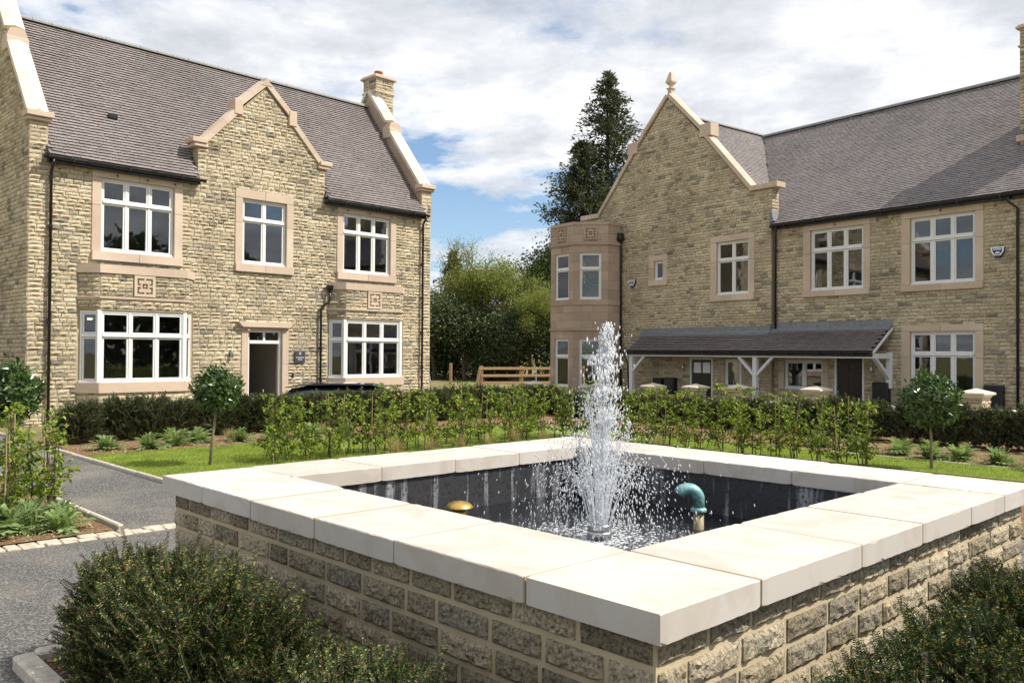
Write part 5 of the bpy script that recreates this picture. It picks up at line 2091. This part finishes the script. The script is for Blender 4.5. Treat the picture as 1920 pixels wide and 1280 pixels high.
def conifer_mesh(h, base_r, seed, lmat='conifer_leaf', whorls=46, z0=.06, leaf=.42):
    r = np.random.default_rng(seed)
    w = MB()
    w.tube([(0, 0, -.3), (.1, 0, h * .5), (0, .1, h)], [h * .018, h * .010, .03], 8, False)
    PP, DD = [], []
    for i in range(whorls):
        t = i / (whorls - 1)
        z = h * (z0 + (1 - z0) * t ** .95)
        rr = base_r * ((1 - t) ** .72 * .95 + .05) * r.uniform(.72, 1.12)
        nb = 7
        for j in range(nb):
            a = r.uniform(0, 6.28)
            L = rr * r.uniform(.55, 1.15)
            d = np.array([math.cos(a), math.sin(a), .12 + .5 * t])
            n = 5
            s = np.linspace(0, 1, n)
            pts = np.array([0, 0, z]) + np.outer(s * L, d) - np.outer(s ** 2 * L * .38, [0, 0, 1.])
            w.tube(pts, np.linspace(.05, .012, n), 3, False)
            m = int(24 + L * 19)
            q = r.uniform(.12, 1, m)
            pp = np.array([0, 0, z]) + np.outer(q * L, d) - np.outer(q ** 2 * L * .38, [0, 0, 1.]) + r.normal(0, .13 + .05 * L, (m, 3)) * np.array([1, 1, .8])
            PP.append(pp)
            DD.append(norm(d * .7 + r.normal(0, .5, (m, 3)) - np.array([0, 0, .35])))
    PP, DD = np.concatenate(PP), np.concatenate(DD)
    n = len(PP)
    v, f = leaves(PP, DD, norm(r.normal(size=(n, 3)) + np.array([0, 0, .5])), leaf * r.uniform(.5, 1.2, n), leaf * r.uniform(.2, .38, n), .1)
    return w.mesh('trunk', 'bark'), MB().add(v, f).mesh('crown', lmat)


def tree(name, label, cat, px, depth, meshes, s=1.0, rz=0.0, z=-.5, sx=1.0):
    o = thing(name, label, cat, ((px - 960) / FPX * depth, depth, z), rz)
    o.scale = (s * sx, s * sx, s)
    link('trunk', meshes[0], o)
    if meshes[1]:
        link('crown', meshes[1], o)
    return o


CON = conifer_mesh(28, 7.6, 801, whorls=50, leaf=.46)
CON2 = conifer_mesh(21, 7.4, 802, whorls=42, leaf=.46)
tree('tall_conifer', 'tallest dark conifer rising behind the turret', 'conifer', 1136, 76, CON, .97)
tree('tall_conifer', 'shorter dark conifer left of the tallest one', 'conifer', 1088, 74, CON2, .97, 1.1)
BARE = tree_mesh(13, 811, .5, .27, 6, 5200, .15, .3, 'spring_leaf', .35)
SPR = tree_mesh(12.5, 812, .5, .27, 6, 17000, .17, .3, 'spring_leaf', .38)
GRN = tree_mesh(13.5, 813, .6, .26, 5, 15000, .30, .12, 'green_leaf', .6)
DRK = tree_mesh(8, 814, .7, .2, 5, 15000, .26, .02, 'dark_leaf', .6)
DRK2 = tree_mesh(7, 815, .75, .2, 5, 15000, .26, .02, 'dark_leaf', .6)
tree('broadleaf_tree', 'nearly bare spring tree, tallest crown between the two houses', 'tree', 890, 72, BARE, .90)
tree('broadleaf_tree', 'yellow-green spring tree right of the nearly bare one', 'tree', 948, 70, SPR, .84, 2.0)
tree('broadleaf_tree', 'thin grey bare-topped tree beside the left house wall', 'tree', 833, 70, BARE, .68, 2.5)
tree('broadleaf_tree', 'fresh green leafy tree close to the turret', 'tree', 1034, 74, GRN, .86, .7)
tree('broadleaf_tree', 'young yellow-green tree low beside the turret', 'tree', 992, 66, SPR, .62, 4.0)
tree('small_conifer', 'slim dark green conifer right of the left house', 'conifer', 848, 72, conifer_mesh(10.5, 2.6, 805, 'dark_leaf', 34, .04, .34), 1.0)
for i, (px, d, me, s, rz) in enumerate(((815, 68, DRK, .80, 0), (872, 67, DRK2, .74, 1), (925, 68, DRK, .66, 2.2), (972, 66, DRK2, .70, 3), (1012, 66, DRK, .72, 4.4), (895, 78, GRN, .68, 5), (1045, 70, DRK2, 1.0, .4), (770, 74, DRK2, 1.0, 2))):
    lab = ['dark evergreen bush against the left house wall', 'dark evergreen bush below the nearly bare tree', 'dark evergreen bush behind the middle of the rail fence', 'dark evergreen bush behind the right half of the fence',
           'dark evergreen bush next to the turret wall', 'full mid-green bush behind the single fence post', 'dark evergreen bush hidden behind the turret', 'dark evergreen bush hidden behind the left house'][i]
    tree('evergreen_bush', lab, 'bush', px, d, me, s, rz)


def added_wood():
    """unseen wood added beyond the right frame edge to darken the window reflections"""
    r = np.random.default_rng(900)
    mb = MB()
    n = 16000
    t = r.uniform(0, 1, n)
    k = (np.sin(t * 60) * .5 + np.sin(t * 23 + 1) * .5) * 1.8
    x = 62 + r.normal(0, 2.5, n) + k
    y = -70 + t * 110
    z = r.uniform(0, 1, n) ** .8 * (12 + k * 1.4) - .3
    v, f = leaves(np.stack([x, y, z], 1), rand_dirs(n), rand_dirs(n), r.uniform(.9, 1.8, n), r.uniform(.7, 1.2, n), .1)
    mb.add(v, f)
    return tag(mb.build('wood', 'dark_leaf', stuff=True), 'unseen dark wood added for window reflections, beyond the right edge', 'wood')


added_wood()  # out of view, added only to give the glass something dark to mirror

# ------------------------------------------------------------------ fountain spray
def spray():
    r = np.random.default_rng(42)
    OCT = np.array([(1, 0, 0), (-1, 0, 0), (0, 1, 0), (0, -1, 0), (0, 0, 1), (0, 0, -1)], float)
    OF = np.array([(0, 2, 4), (2, 1, 4), (1, 3, 4), (3, 0, 4), (2, 0, 5), (1, 2, 5), (3, 1, 5), (0, 3, 5)])
    C0 = np.array([NZ[0], NZ[1], .46])
    g = 9.81
    P, V, Rr = [], [], []
    jets = MB()
    # ring of fine jets
    for j in range(42):
        a = j / 42 * 2 * np.pi * 5 + r.normal(0, .05)
        ringr = (.02, .045, .065)[j % 3]
        up = math.sqrt(2 * g * (.88, .62, .42)[j % 3] * r.uniform(.85, 1.15))
        h = (.20, .48, .80)[j % 3] * r.uniform(.75, 1.2)
        t_end = up / g * r.uniform(.55, .85)
        t = np.linspace(0, t_end, 10)
        vx, vy = math.cos(a) * h, math.sin(a) * h
        o = C0 + np.array([math.cos(a) * ringr, math.sin(a) * ringr, -.02])
        pts = np.stack([o[0] + vx * t, o[1] + vy * t, o[2] + up * t - g * t * t / 2], 1)
        jets.tube(pts, .0035 + .0012 * np.sin(np.arange(10) * 2.1 + j) + .001, 5, False)
        # drops carry on along the same path, spreading
        for q in range(95):
            tt = r.uniform(t_end * .5, 2.05 * up / g)
            k = 1 + .25 * r.normal()
            sp = .012 + .085 * max(0, tt - t_end * .6)
            p = np.array([o[0] + vx * k * tt, o[1] + vy * k * tt, o[2] + up * tt - g * tt * tt / 2]) + r.normal(0, sp, 3)
            if p[2] < .37:
                continue
            P.append(p)
            V.append((vx * k, vy * k, up - g * tt))
            Rr.append(r.uniform(.0018, .0052))
    # central column
    blob = None
    for q in range(2600):
        up = math.sqrt(2 * g * (1.44 - .4 * r.uniform() ** 2))
        tt = up / g * r.uniform(.05, 1.0) ** .6 if q % 4 else up / g * r.uniform(1.0, 1.9)
        rise = up * tt - g * tt * tt / 2
        sp = .008 + .017 * (tt / (up / g)) ** 2 + (.09 * (tt - up / g) if tt > up / g else 0)
        if q % 24 == 0:
            blob = (rise, r.normal(0, sp * .9, 2))
        if q % 3:
            rise = blob[0] + r.normal(0, .018)
        off = blob[1] if q % 3 else np.zeros(2)
        p = C0 + np.array([.035 * rise + off[0] + r.normal(0, sp * .7), off[1] + r.normal(0, sp * .7), rise + r.normal(0, .01)])
        if p[2] < .37:
            continue
        P.append(p)
        V.append((.05, 0, (up - g * tt)))
        Rr.append(r.uniform(.0025, .0075))
    t = np.linspace(0, .38, 14)
    up = math.sqrt(2 * g * 1.4)
    col = np.stack([C0[0] + .02 * t + .006 * np.sin(t * 40), C0[1] + .006 * np.cos(t * 33), C0[2] + up * t - g * t * t / 2], 1)
    jets.tube(col, .012 + .004 * np.sin(np.arange(14) * 1.7), 7, False)
    # loose outer drops thrown wide
    for q in range(700):
        a = r.uniform(0, 6.28)
        R0 = abs(r.normal(0, .42))
        z = .42 + r.uniform(0, 1) ** 1.4 * (1.15 - .75 * min(1, R0))
        P.append(C0 + np.array([math.cos(a) * R0, math.sin(a) * R0, z - .46]))
        V.append((math.cos(a) * .3, math.sin(a) * .3, -2.0))
        Rr.append(r.uniform(.002, .0052))
    P, V, Rr = np.array(P), np.array(V, float), np.array(Rr)
    sp = np.linalg.norm(V, axis=1)
    D = V / (sp[:, None] + 1e-6)
    S1 = norm(np.cross(D, rand_dirs(len(D))))
    S2 = np.cross(D, S1)
    st = 1.2 + np.clip(sp, 0, 4) * 1.1 * rng.uniform(.4, 1.2, len(sp))
    B = OCT[None]
    verts = P[:, None] + (S1[:, None] * B[..., 0:1] + S2[:, None] * B[..., 1:2]) * Rr[:, None, None] + D[:, None] * B[..., 2:3] * (Rr * st)[:, None, None]
    F = (np.arange(len(P))[:, None, None] * 6 + OF[None]).reshape(-1, 3)
    mb = MB().add(verts.reshape(-1, 3), F)
    o = mb.build('water_spray', 'spray', smooth=True, stuff=True)
    tag(o, 'white drops of water flying up and falling round the fountain jet', 'spray')
    j = jets.build('water_jets', 'spray', smooth=True, stuff=True)
    tag(j, 'bundle of thin white jets rising from the steel nozzle', 'water jet')
    # foam and splashes on the water
    mb = MB()
    n = 1500
    a = r.uniform(0, 6.28, n)
    rad = np.abs(r.normal(0, .5, n)) + .08
    X, Y = NZ[0] + np.cos(a) * rad, NZ[1] + np.sin(a) * rad
    ok = []
    for x, y in zip(X, Y):
        A, Bq = gab(x, y)
        ok.append(abs(A) < WI - .03 and abs(Bq) < WI - .03)
    ok = np.array(ok)
    X, Y = X[ok], Y[ok]
    s = r.uniform(.003, .012, len(X)) * np.clip(1.4 - np.abs(rad[ok]), .4, 1.2)
    zz_ = r.uniform(.15, .8, len(X))
    verts = np.stack([X, Y, np.full(len(X), .361)], 1)[:, None] + OCT[None] * np.stack([s * r.uniform(.8, 1.8, len(X)), s * r.uniform(.8, 1.8, len(X)), s * zz_], 1)[:, None]
    F = (np.arange(len(X))[:, None, None] * 6 + OF[None]).reshape(-1, 3)
    o = mb.add(verts.reshape(-1, 3), F).build('water_foam', 'spray', stuff=True)
    tag(o, 'white foam and splashes on the dark pool water round the nozzle', 'foam')


spray()
